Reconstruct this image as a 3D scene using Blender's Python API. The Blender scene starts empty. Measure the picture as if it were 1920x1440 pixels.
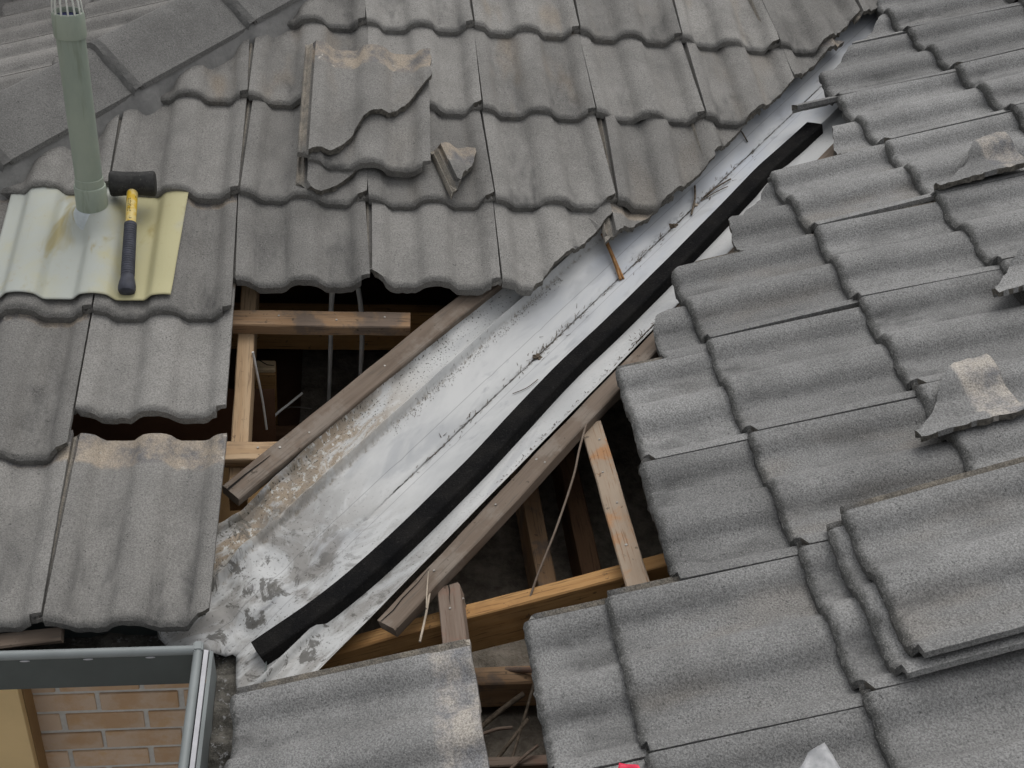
import bpy, bmesh, math, random
from math import sin, cos, tan, radians, pi, sqrt, atan2
from mathutils import Vector, Matrix, noise
from mathutils.geometry import delaunay_2d_cdt
random.seed(11)
scene = bpy.context.scene
COL = scene.collection

# ------------------------------------------------------------------ camera
cd = bpy.data.cameras.new('camera'); cam = bpy.data.objects.new('camera', cd); COL.objects.link(cam)
RX = Vector((0.98811018, -0.12233669, 0.09312365))      # image right
RY = Vector((0.00528146, -0.57832634, -0.81578842))     # image down
RZ = Vector((0.15365672, 0.80658067, -0.57080403))      # view direction
cam.matrix_world = Matrix(((RX.x, -RY.x, -RZ.x, 0.19711655), (RX.y, -RY.y, -RZ.y, -1.50331785),
                           (RX.z, -RY.z, -RZ.z, 1.58368372), (0, 0, 0, 1)))
cd.sensor_width = 36; cd.lens = 2146.09 / 1920 * 36; cd.clip_start = 0.05; cd.clip_end = 3000
scene.camera = cam
scene.cycles.max_bounces = 4; scene.cycles.diffuse_bounces = 2; scene.cycles.glossy_bounces = 2; scene.cycles.transparent_max_bounces = 4
# ------------------------------------------------------------------ sky, sun, exposure (overcast day)
SUN_EL, SUN_AZ = radians(66), radians(25)              # azimuth measured from +Y towards +X
w = bpy.data.worlds.new('World'); scene.world = w; w.use_nodes = True
nt = w.node_tree; nt.nodes.clear()
sky = nt.nodes.new('ShaderNodeTexSky'); sky.sky_type = 'NISHITA'; sky.sun_disc = False
sky.sun_elevation = SUN_EL; sky.sun_rotation = SUN_AZ; sky.dust_density = 4.0; sky.air_density = 1.0
grey = nt.nodes.new('ShaderNodeHueSaturation'); grey.inputs['Saturation'].default_value = 0.16
bg = nt.nodes.new('ShaderNodeBackground'); bg.inputs['Strength'].default_value = 0.15
wo = nt.nodes.new('ShaderNodeOutputWorld')
nt.links.new(sky.outputs[0], grey.inputs['Color']); nt.links.new(grey.outputs[0], bg.inputs['Color'])
nt.links.new(bg.outputs[0], wo.inputs['Surface'])
sl = bpy.data.lights.new('sun', 'SUN'); sl.energy = 0.55; sl.angle = radians(60); sl.color = (1.0, 0.965, 0.92)
sun = bpy.data.objects.new('sun', sl); COL.objects.link(sun)
sd = Vector((sin(SUN_AZ) * cos(SUN_EL), cos(SUN_AZ) * cos(SUN_EL), sin(SUN_EL)))
sun.rotation_euler = sd.to_track_quat('Z', 'Y').to_euler(); sun.location = (0, 0, 6)
vs = scene.view_settings; vs.view_transform = 'Standard'; vs.look = 'None'; vs.gamma = 1; vs.exposure = 0.06
vs.use_curve_mapping = False

# ------------------------------------------------------------------ frames of the two roof slopes
PIT = radians(19.1268); c, s, t = cos(PIT), sin(PIT), tan(PIT)
class Frame:
    def __init__(self, u, v, n, o=(0, 0, 0)):
        self.u, self.v, self.n, self.o = Vector(u), Vector(v), Vector(n), Vector(o)
    def P(self, a, b, h=0): return self.o + self.u * a + self.v * b + self.n * h
    def mat(self, a, b, h=0, tilt=0, yaw=0, roll=0):
        B = Matrix((self.u, self.v, self.n)).transposed()
        R = B @ Matrix.Rotation(yaw, 3, 'Z') @ Matrix.Rotation(-tilt, 3, 'X') @ Matrix.Rotation(roll, 3, 'Y')
        M = R.to_4x4(); M.translation = self.P(a, b, h); return M
FA = Frame((1, 0, 0), (0, c, s), (0, -s, c))                      # rises away from the camera
FB = Frame((0, -1, 0), (c, 0, s), (-s, 0, c))                     # rises to the right
HIPK = 1.79
FC = Frame((0, -1, 0), (c, 0, s), (-s, 0, c), (-HIPK, 0, 0))      # beyond the hip

# ------------------------------------------------------------------ object helpers
def tag(o, label=None, cat=None, group=None, kind=None):
    if label: o['label'] = label
    if cat: o['category'] = cat
    if group: o['group'] = group
    if kind: o['kind'] = kind
    return o
def link(name, me, parent=None, M=None):
    o = bpy.data.objects.new(name, me); COL.objects.link(o)
    if parent: o.parent = parent
    if M is not None: o.matrix_basis = M
    return o
def empty(name, loc=(0, 0, 0)):
    o = bpy.data.objects.new(name, None); COL.objects.link(o); o.location = loc; o.empty_display_size = .05
    return o
def mesh(name, verts, faces, mats, smooth=None, uvs=None, mi=None):
    me = bpy.data.meshes.new(name); me.from_pydata([tuple(v) for v in verts], [], faces)
    for m in mats: me.materials.append(m)
    if mi: me.polygons.foreach_set('material_index', mi)
    if uvs:
        lay = me.uv_layers.new(name='UVMap')
        for l in me.loops: lay.data[l.index].uv = uvs[l.vertex_index]
    me.update()
    if smooth is not None:
        me.shade_smooth(); me.set_sharp_from_angle(angle=radians(smooth))
    return me
def bm_mesh(name, bm, mats, smooth=None):
    bmesh.ops.recalc_face_normals(bm, faces=bm.faces)
    me = bpy.data.meshes.new(name); bm.to_mesh(me); bm.free()
    for m in mats: me.materials.append(m)
    if smooth is not None:
        me.shade_smooth(); me.set_sharp_from_angle(angle=radians(smooth))
    return me

# ------------------------------------------------------------------ material helpers
class NB:
    def __init__(self, name):
        self.m = bpy.data.materials.new(name); self.m.use_nodes = True
        self.t = self.m.node_tree; self.b = self.t.nodes['Principled BSDF']
        self.b.inputs['Specular IOR Level'].default_value = 0.25
    def n(self, ty, **kw):
        x = self.t.nodes.new('ShaderNode' + ty)
        for k, v in kw.items(): setattr(x, k, v)
        return x
    def l(self, a, b): self.t.links.new(a, b)
    def set(self, node, key, val):
        if hasattr(val, 'is_linked') or isinstance(val, bpy.types.NodeSocket): self.l(val, node.inputs[key])
        else: node.inputs[key].default_value = val
    def math(self, op, a, b=None, clamp=False):
        x = self.n('Math', operation=op); x.use_clamp = clamp; self.set(x, 0, a)
        if b is not None: self.set(x, 1, b)
        return x.outputs[0]
    def ramp(self, f, a, b, lo=0., hi=1.):
        x = self.n('MapRange'); x.clamp = True; x.interpolation_type = 'SMOOTHSTEP'
        self.set(x, 'Value', f); self.set(x, 'From Min', a); self.set(x, 'From Max', b); self.set(x, 'To Min', lo); self.set(x, 'To Max', hi)
        return x.outputs[0]
    def mix(self, f, a, b, mode='MIX'):
        x = self.n('Mix', data_type='RGBA', blend_type=mode)
        self.set(x, 0, f); self.set(x, 6, a if not isinstance(a, tuple) else (*a, 1)); self.set(x, 7, b if not isinstance(b, tuple) else (*b, 1))
        return x.outputs[2]
    def noise(self, vec, scale, detail=4, rough=.6, dist=0):
        x = self.n('TexNoise'); x.inputs['Scale'].default_value = scale; x.inputs['Detail'].default_value = detail
        x.inputs['Roughness'].default_value = rough; x.inputs['Distortion'].default_value = dist
        if vec is not None: self.l(vec, x.inputs['Vector'])
        return x.outputs['Fac']
    def coords(self, scale=(1, 1, 1), rnd=True, kind='Object'):
        tc = self.n('TexCoord'); mp = self.n('Mapping'); mp.inputs['Scale'].default_value = scale
        self.l(tc.outputs[kind], mp.inputs['Vector'])
        if rnd:
            oi = self.n('ObjectInfo'); k = self.math('MULTIPLY', oi.outputs['Random'], 37.0)
            cx = self.n('CombineXYZ'); [self.l(k, cx.inputs[i]) for i in range(3)]
            self.l(cx.outputs[0], mp.inputs['Location'])
        return mp.outputs[0]
    def rnd(self): return self.n('ObjectInfo').outputs['Random']
    def bump(self, h, strength=.4, dist=.004, prev=None):
        x = self.n('Bump'); x.inputs['Strength'].default_value = strength; x.inputs['Distance'].default_value = dist
        self.l(h, x.inputs['Height'])
        if prev: self.l(prev, x.inputs['Normal'])
        return x.outputs[0]
    def done(self, col, rough=.85, nor=None, metal=0.):
        self.set(self.b, 'Base Color', col if not isinstance(col, tuple) else (*col, 1)); self.set(self.b, 'Roughness', rough)
        self.b.inputs['Metallic'].default_value = metal
        if nor: self.l(nor, self.b.inputs['Normal'])
        return self.m

def tile_material(name, base, warm, grain, nosek=.42, bare_a=(.17, .165, .165), bare_b=(.37, .315, .25)):
    b = NB(name); v = b.coords(); uv = b.n('UVMap'); sp = b.n('SeparateXYZ'); b.l(uv.outputs[0], sp.inputs[0])
    x, y = sp.outputs[0], sp.outputs[1]; rnd = b.rnd()
    at = b.n('Attribute'); at.attribute_name = 'pan'; pan = at.outputs['Fac']
    big = b.noise(v, 5.5, 3, .6); mid = b.noise(v, 26, 3, .65); fine = b.noise(v, 300, 2, .7)
    col = b.mix(b.ramp(big, .32, .7), tuple(k * .84 for k in base), tuple(k * 1.17 for k in base))
    col = b.mix(b.math('MULTIPLY', b.ramp(mid, .35, .75), .5), col, tuple(k * 1.22 for k in base))
    # brown lichen film in the pans of some tiles
    sv = b.coords((1, .35, 1)); st = b.noise(sv, 11, 2, .6)
    fr = b.math('FRACT', b.math('MULTIPLY', rnd, 7.31))
    brown = b.math('MULTIPLY', b.math('MULTIPLY', b.ramp(st, .46, .68), pan), b.ramp(fr, .45, .95, .0, warm))
    col = b.mix(brown, col, (.25, .2, .145))
    # dark dirt gathered in the pans, mostly towards the nose
    dn = b.noise(sv, 17, 3, .65, .4)
    ny = b.ramp(y, .02, .30, 1, .38)
    dng = b.math('ADD', b.math('MULTIPLY', dn, .62), b.math('MULTIPLY', b.math('ADD', fine, mid), .19))
    dirt = b.math('MULTIPLY', b.math('MULTIPLY', b.ramp(dng, .46, .66), b.ramp(pan, .15, .8, .25, 1)), ny)
    col = b.mix(b.math('MULTIPLY', dirt, b.ramp(b.math('FRACT', b.math('MULTIPLY', rnd, 13.7)), 0, 1, .22, .72)), col, (.05, .05, .05))
    # black pits
    pit = b.math('MULTIPLY', b.ramp(b.noise(v, 250, 1, .5), .63, .70), b.ramp(mid, .42, .62))
    col = b.mix(b.math('MULTIPLY', pit, .6), col, (.03, .03, .03))
    # nose weathering
    wob = b.math('MULTIPLY', b.math('SUBTRACT', b.noise(v, 60, 2, .7), .5), .03)
    nose = b.ramp(b.math('ADD', y, wob), .002, .019, 1, 0)
    col = b.mix(b.math('MULTIPLY', nose, nosek), col, (.06, .06, .056))
    # bare head that normally lies under the next course
    hd = b.ramp(b.math('ADD', y, b.math('MULTIPLY', wob, .35)), .338, .352)
    bare = b.mix(b.ramp(b.noise(v, 14, 5, .65), .35, .62), bare_a, bare_b)
    bare = b.mix(b.ramp(b.noise(v, 36, 3, .7), .62, .72), bare, (.46, .43, .38))
    col = b.mix(hd, col, bare)
    ch = b.ramp(x, -.0095, -.0065, 1, 0)                      # side channel, unpainted
    chc = b.mix(b.ramp(mid, .35, .65), (.24, .22, .19), (.38, .34, .28))
    col = b.mix(b.math('MULTIPLY', ch, b.ramp(y, .02, .06, .12, .85)), col, chc)
    tone = b.ramp(rnd, 0, 1, .82, 1.16); cx = b.n('CombineColor'); [b.l(tone, cx.inputs[i]) for i in range(3)]
    col = b.mix(1., col, cx.outputs[0], 'MULTIPLY')
    g = b.ramp(fine, .3, .7, 1 - .36 * grain, 1 + .30 * grain); cg = b.n('CombineColor'); [b.l(g, cg.inputs[i]) for i in range(3)]
    col = b.mix(1., col, cg.outputs[0], 'MULTIPLY')
    gs = b.noise(v, 420, 1, .5); col = b.mix(b.ramp(gs, .62, .70, 0, .45 * grain), col, (.40, .39, .37)); col = b.mix(b.ramp(gs, .38, .30, 0, .5 * grain), col, (.06, .058, .055))
    n3 = b.bump(fine, .5 * grain, .004)
    return b.done(col, .92, n3)
M_TILE_A = tile_material('concrete_tile_smooth', (.214, .207, .194), .5, .7, .28)
M_TILE_B = tile_material('concrete_tile_grainy', (.224, .223, .218), .2, .95, .72, (.21, .21, .215), (.42, .385, .34))
def rough_material(name, a, d, scale=40, bump=.8, bd=.006, rough=.95, sp=None):
    b = NB(name); v = b.coords(); n1 = b.noise(v, scale, 6, .7); n2 = b.noise(v, scale * 5, 3, .6)
    col = b.mix(b.ramp(n1, .3, .7), a, d)
    if sp: col = b.mix(b.ramp(n2, .62, .7), col, sp)
    return b.done(col, rough, b.bump(n2, bump * .6, bd * .5, b.bump(n1, bump, bd)))
M_BROKE = rough_material('broken_concrete_edge', (.085, .08, .07), (.25, .232, .2), 110, 1., .008)
M_MORTAR = rough_material('hip_mortar', (.20, .198, .192), (.27, .265, .255), 22, .5, .006)
M_CAP = tile_material('ridge_cap_concrete', (.198, .194, .185), 0., .65)
M_JOINT = rough_material('brick_mortar', (.50, .49, .465), (.60, .59, .56), 45, .4, .004)
def wood_material(name, a, d, dark, worn=.5, bump=.4):
    b = NB(name); v = b.coords((2.2, 34, 34)); v2 = b.coords((1, 1, 1)); v3 = b.coords((6, 120, 120))
    g = b.noise(v, 1.6, 6, .65, .6); f = b.noise(v3, 2, 3, .6); p = b.noise(v2, 9, 5, .65)
    col = b.mix(b.ramp(g, .3, .7), a, d)
    col = b.mix(b.math('MULTIPLY', b.ramp(p, .50, .62), worn), col, dark)
    col = b.mix(b.math('MULTIPLY', b.ramp(f, .54, .68), .6), col, tuple(k * .45 for k in dark))
    col = b.mix(b.math('MULTIPLY', b.ramp(b.noise(v2, 55, 3, .6), .66, .7), .6), col, (.05, .04, .03))
    return b.done(col, .8, b.bump(f, bump * .5, .002, b.bump(g, bump, .003)))
M_PINE = wood_material('pale_pine', (.50, .36, .225), (.42, .28, .16), (.30, .20, .12), .35)
M_PINE2 = wood_material('orange_pine', (.46, .27, .11), (.36, .19, .07), (.24, .13, .055), .35)
M_BATTEN = wood_material('stained_batten', (.34, .225, .135), (.27, .165, .09), (.12, .105, .095), .7)
M_RUSTY = wood_material('rust_stained_batten', (.36, .29, .22), (.31, .235, .17), (.42, .19, .065), .7)
M_GREYW = wood_material('weathered_timber', (.195, .152, .118), (.14, .106, .08), (.25, .215, .18), .6)
M_GREYP = wood_material('grey_brown_timber', (.22, .17, .135), (.17, .125, .095), (.26, .14, .10), .5)
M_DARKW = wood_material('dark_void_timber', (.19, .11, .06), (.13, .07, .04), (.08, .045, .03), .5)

def plain(name, col, rough=.6, metal=0., var=.12, scale=30, bump=.1, spec=.3):
    b = NB(name); v = b.coords(); n = b.noise(v, scale, 5, .65)
    cl = b.mix(b.ramp(n, .3, .7), tuple(k * (1 - var) for k in col), tuple(min(1, k * (1 + var)) for k in col))
    b.b.inputs['Specular IOR Level'].default_value = spec
    return b.done(cl, rough, b.bump(n, bump, .002), metal)
M_RUBBER = rough_material('black_rubber', (.016, .016, .016), (.045, .044, .042), 38, .2, .002, .75, (.075, .072, .066))
M_GRIP = plain('blue_grey_grip', (.05, .053, .068), .65, 0, .25, 60, .15)
M_NAIL = plain('nail_steel', (.34, .32, .29), .55, .5)
M_CABLE = plain('grey_cable', (.74, .73, .70), .6)
M_CABLED = plain('dark_wire', (.10, .09, .08), .6)
M_TWIG = plain('dry_twig', (.28, .145, .055), .8, 0, .3, 60, .3)
M_TWIGD = plain('dark_litter', (.12, .095, .07), .9, 0, .5, 80, .3)
M_STRAW = plain('straw', (.38, .32, .25), .8, 0, .3)
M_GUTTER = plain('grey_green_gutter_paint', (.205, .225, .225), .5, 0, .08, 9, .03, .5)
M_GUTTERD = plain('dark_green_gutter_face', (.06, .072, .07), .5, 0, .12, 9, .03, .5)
M_SEAL = plain('white_sealant', (.46, .46, .48), .6, 0, .12, 18, .2)
M_POST = plain('beige_paint', (.70, .52, .27), .6, 0, .05, 6, .02)
M_POSTS = plain('shade_brown', (.30, .185, .08), .6, 0, .1, 8, .02)  # brown stands for shade on the post's side; the soffit shares it
M_RED = plain('red_plastic', (.72, .04, .09), .4, 0, .1)
M_BLACKGAP = plain('dark_crack', (.012, .010, .008), .9, 0, .2)
M_BLUE = plain('pipe_mouth_shade', (.015, .015, .07), .4)
M_WIRE = plain('pale_wire', (.62, .63, .58), .5)
b = NB('black_foam'); v = b.coords(); n1 = b.noise(v, 260, 3, .7); n2 = b.noise(v, 12, 4, .6)
M_FOAM = b.done(b.mix(b.ramp(b.noise(v, 160, 3, .7), .55, .72, 0, .6), b.mix(b.ramp(n2, .35, .7), (.010, .010, .0105), (.019, .018, .017)), (.04, .038, .036)), 1., b.bump(n1, .9, .005))
M_FOAM.node_tree.nodes['Principled BSDF'].inputs['Specular IOR Level'].default_value = .05

def pipe_material():
    b = NB('green_painted_pvc'); v = b.coords((1, 1, .5)); n = b.noise(v, 14, 5, .6)
    col = b.mix(b.ramp(n, .35, .68), (.275, .32, .265), (.33, .37, .30))
    col = b.mix(b.math('MULTIPLY', b.ramp(b.noise(v, 9, 3, .5), .52, .7), .5), col, (.24, .30, .29))
    col = b.mix(b.math('MULTIPLY', b.ramp(b.noise(b.coords((3, 3, .4)), 12, 4, .65), .55, .7), .45), col, (.17, .19, .13))
    b.b.inputs['Specular IOR Level'].default_value = .35
    return b.done(col, .5, b.bump(b.noise(v, 60, 3, .6), .12, .002))
M_PIPE = pipe_material()
def sheet_material():
    b = NB('weathered_painted_lead'); v = b.coords(); sp = b.n('SeparateXYZ'); b.l(v, sp.inputs[0])
    uv = b.n('UVMap'); su = b.n('SeparateXYZ'); b.l(uv.outputs[0], su.inputs[0])
    n = b.noise(v, 9, 5, .6, .5); n2 = b.noise(b.coords((1.6, .5, 1)), 8, 4, .6, .6); n3 = b.noise(v, 60, 4, .7)
    f = b.math('ADD', b.ramp(su.outputs[0], .17, .38, -.05, .6), b.math('SUBTRACT', n, .42))
    col = b.mix(b.ramp(f, .0, .5), (.40, .42, .385), (.45, .42, .245))
    col = b.mix(b.math('MULTIPLY', b.ramp(n2, .56, .7), .75), col, (.30, .24, .075))
    col = b.mix(b.math('MULTIPLY', b.ramp(n3, .58, .75), .35), col, (.36, .27, .13))
    col = b.mix(b.math('MULTIPLY', b.ramp(b.noise(v, 6, 3, .5), .56, .7), .55), col, (.37, .39, .385))
    return b.done(col, .7, b.bump(n2, .2, .006))
M_SHEET = sheet_material()
def tray_material():
    b = NB('weathered_white_valley_metal'); uv = b.n('UVMap'); sp = b.n('SeparateXYZ'); b.l(uv.outputs[0], sp.inputs[0])
    S, W = sp.outputs[0], sp.outputs[1]
    def cc(sx, sy):
        m = b.n('Mapping'); m.inputs['Scale'].default_value = (sx, sy, 1); b.l(uv.outputs[0], m.inputs['Vector']); return m.outputs[0]
    u = cc(1, 1); a = cc(.4, 1)
    big = b.noise(a, 9, 5, .62, .4); mid = b.noise(u, 22, 6, .68); fine = b.noise(u, 90, 5, .7)
    col = b.mix(b.ramp(big, .36, .68), (.46, .465, .46), (.58, .582, .57))
    # bluish bare zinc in the middle trough, more of it up the slope
    zc = b.math('MULTIPLY', b.ramp(b.math('ABSOLUTE', W), .12, .05), b.ramp(S, .7, 1.5, .1, .9))
    col = b.mix(b.math('MULTIPLY', zc, b.ramp(big, .3, .62, 1, .35)), col, (.50, .53, .58))
    col = b.mix(b.math('MULTIPLY', b.ramp(b.noise(a, 34, 4, .6), .6, .72), b.ramp(b.math('ABSOLUTE', W), .1, .02, 0, .45)), col, (.24, .25, .275))
    col = b.mix(b.math('MULTIPLY', b.ramp(b.noise(a, 13, 4, .6, .5), .54, .66), .45), col, (.34, .35, .365))
    # brown run-off stain low on the left wing
    bm = b.math('MULTIPLY', b.ramp(W, -.10, -.135), b.ramp(S, .78, .42))
    bm = b.math('MULTIPLY', bm, b.ramp(b.noise(cc(.5, 1), 16, 6, .65, .8), .40, .52))
    col = b.mix(b.math('MULTIPLY', bm, .85), col, (.27, .20, .125))
    bm2 = b.math('MULTIPLY', bm, b.ramp(b.noise(u, 70, 6, .75), .54, .58)); col = b.mix(bm2, col, (.58, .58, .55))
    # grey grime at the crumpled outlet
    gn = b.noise(cc(.55, 1), 13, 6, .62, 1.2)
    gm = b.math('MULTIPLY', b.ramp(S, .52, .22), b.ramp(gn, .42, .60))
    col = b.mix(b.math('MULTIPLY', gm, .7), col, (.20, .185, .165))
    gm = b.math('MULTIPLY', b.ramp(S, .40, .12), b.ramp(b.noise(u, 21, 6, .7, .8), .54, .6))
    col = b.mix(b.math('MULTIPLY', gm, .85), col, (.10, .095, .085))
    gm3 = b.math('MULTIPLY', b.ramp(S, .5, .25), b.ramp(b.noise(u, 150, 3, .7), .6, .66)); col = b.mix(b.math('MULTIPLY', gm3, .7), col, (.08, .075, .066))
    # small black mould specks on both wings
    spk = b.noise(u, 210, 2, .5); den = b.noise(u, 14, 4, .6)
    edge = b.ramp(b.math('ABSOLUTE', W), .10, .18)
    sm = b.math('MULTIPLY', b.ramp(b.math('ADD', spk, b.math('MULTIPLY', den, .22)), .72, .77), edge)
    lw = b.ramp(W, .0, -.1, .2, 1)
    col = b.mix(b.math('MULTIPLY', sm, lw), col, (.055, .05, .04))
    gr = b.math('MULTIPLY', b.math('MULTIPLY', b.ramp(W, -.158, -.186), b.ramp(den, .4, .62)), .4); col = b.mix(gr, col, (.10, .09, .07))
    # dirt line along the fold and two scribed lines
    wob = b.math('MULTIPLY', b.math('SUBTRACT', b.noise(u, 40, 5, .7), .5), .008)
    lw2 = b.ramp(b.math('ABSOLUTE', b.math('ADD', W, wob)), .0028, .0012); thick = b.ramp(b.noise(a, 30, 4, .7), .36, .6, .45, 1)
    col = b.mix(b.math('MULTIPLY', lw2, b.math('MULTIPLY', thick, b.ramp(S, .36, .48))), col, (.045, .042, .036))
    hal = b.math('MULTIPLY', b.ramp(b.math('ABSOLUTE', W), .02, .0), b.ramp(b.noise(a, 38, 5, .7), .52, .72)); col = b.mix(b.math('MULTIPLY', hal, .7), col, (.08, .075, .07))
    for pos in (-.042, .021):
        ln = b.ramp(b.math('ABSOLUTE', b.math('SUBTRACT', W, pos)), .0011, .0004); col = b.mix(b.math('MULTIPLY', ln, .45), col, (.12, .12, .13))
    rib = b.ramp(b.math('ABSOLUTE', b.math('ADD', W, .108)), .007, .001); col = b.mix(b.math('MULTIPLY', b.math('MULTIPLY', rib, b.ramp(fine, .45, .65)), .6), col, (.16, .13, .09))
    b.b.inputs['Specular IOR Level'].default_value = .2
    return b.done(col, b.ramp(big, .3, .7, .6, .75), b.bump(big, .1, .004))
M_TRAY = tray_material()
M_TRAYEDGE = plain('pale_metal_edge', (.55, .54, .50), .5, 0, .2, 40, .1)
def muck_material():
    b = NB('gutter_silt'); v = b.coords(); n = b.noise(v, 24, 6, .7); n2 = b.noise(v, 75, 5, .7); n3 = b.noise(v, 160, 3, .6)
    col = b.mix(b.ramp(n, .36, .64), (.05, .047, .04), (.16, .15, .13))
    col = b.mix(b.ramp(n2, .56, .68), col, (.34, .34, .34))
    return b.done(col, .9, b.bump(n2, .8, .01, b.bump(n3, .5, .004)))
M_MUCK = muck_material()
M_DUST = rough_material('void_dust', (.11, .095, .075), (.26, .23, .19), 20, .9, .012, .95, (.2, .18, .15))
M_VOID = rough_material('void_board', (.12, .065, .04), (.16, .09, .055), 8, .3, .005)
def brick_material():
    b = NB('clay_brick'); v = b.coords(); n = b.noise(v, 11, 4, .6); n2 = b.noise(v, 120, 3, .6)
    col = b.mix(b.ramp(n, .36, .62), (.54, .36, .22), (.60, .46, .345))
    col = b.mix(b.math('MULTIPLY', b.ramp(b.noise(v, 15, 3, .5), .56, .7), .7), col, (.56, .36, .19))
    tone = b.ramp(b.rnd(), 0, 1, .88, 1.12); cx = b.n('CombineColor'); [b.l(tone, cx.inputs[i]) for i in range(3)]
    col = b.mix(1., col, cx.outputs[0], 'MULTIPLY')
    return b.done(col, .9, b.bump(n2, .4, .003))
M_BRICK = brick_material()
def plastic_material():
    b = NB('milky_plastic'); v = b.coords(); n = b.noise(v, 40, 4, .6)
    b.b.inputs['Alpha'].default_value = .5; b.b.inputs['Specular IOR Level'].default_value = .6
    return b.done(b.mix(b.ramp(n, .35, .65), (.42, .43, .44), (.62, .62, .63)), .3, b.bump(n, .3, .01))
M_PLASTIC = plastic_material()

# ------------------------------------------------------------------ concrete tile builder
TW, TL, RH = 0.30, 0.42, 0.026
def bump_roll(x):
    z = 0
    for c0 in (0., .15, .30):
        d = abs(x - c0)
        if d < .027: z = RH * (1 - .20 * (d / .027) ** 2)
        elif d < .047:
            k = (.047 - d) / .020; z = max(z, RH * .8 * (k * k * (3 - 2 * k) * .55 + k * .45))
    return z
def prof(x, y):
    if x < -.0015:
        z = bump_roll(-x) - RH - .017
        for r0 in (-.0245, -.0115):
            d = abs(x - r0)
            if d < .005: z += .0085 * (1 - d / .005)
        return z
    z = bump_roll(x) - RH
    if y < .011: z -= .0075 * (1 - max(y, 0) / .011) ** 2
    if y > .345: z -= .0035 * min(1, (y - .345) / .006)
    return z
def thick(x, y):
    if x < 0: return .011
    if x > TW - .024: return .013
    return .0185 if y < .02 else .016
XS = [-.0262, -.0245, -.0228, -.0195, -.0132, -.0115, -.0098, -.0035, -.0016, -.0004] + [TW * i / 30 for i in range(0, 30)] + [TW - .0045]
YS = [0., .0035, .008, .0125, .024, .07, .13, .19, .25, .31, .3435, .349, .385, TL]
FULL = [(-.028, .007), (-.001, .005), (0., 0.), (TW - .024, 0.), (TW - .024, .010), (TW - .0045, .011), (TW - .0045, TL), (-.028, TL - .006)]
def clip(poly, a, b2):
    """keep the part of poly left of the line a->b2"""
    out = []; dx, dy = b2[0] - a[0], b2[1] - a[1]
    sd_ = lambda p: dx * (p[1] - a[1]) - dy * (p[0] - a[0])
    for i, p in enumerate(poly):
        q = poly[(i + 1) % len(poly)]; sp_, sq = sd_(p), sd_(q)
        if sp_ >= 0: out.append(p)
        if sp_ * sq < 0:
            k = sp_ / (sp_ - sq); out.append((p[0] + (q[0] - p[0]) * k, p[1] + (q[1] - p[1]) * k))
    return out
def inside(p, poly):
    r = False; n = len(poly); j = n - 1
    for i in range(n):
        a, b2 = poly[i], poly[j]
        if (a[1] > p[1]) != (b2[1] > p[1]) and p[0] < (b2[0] - a[0]) * (p[1] - a[1]) / (b2[1] - a[1]) + a[0]: r = not r
        j = i
    return r
def segd(p, a, b2):
    dx, dy = b2[0] - a[0], b2[1] - a[1]; L = dx * dx + dy * dy
    k = 0 if L == 0 else max(0, min(1, ((p[0] - a[0]) * dx + (p[1] - a[1]) * dy) / L))
    return math.hypot(p[0] - a[0] - k * dx, p[1] - a[1] - k * dy)
def std_edge(a, b2):
    """is the outline edge one of the moulded edges (not cut or broken)?"""
    if abs(a[0] - b2[0]) < 1.2e-3 and (a[0] < -.0272 or abs(a[0] - (TW - .0045)) < 1e-3 or abs(a[0] - (TW - .024)) < 1e-3): return True
    if a[1] < .0135 and b2[1] < .0135 and abs(a[1] - b2[1]) < .0136: return True
    if a[1] > TL - .0075 and b2[1] > TL - .0075: return True
    return False
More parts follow.
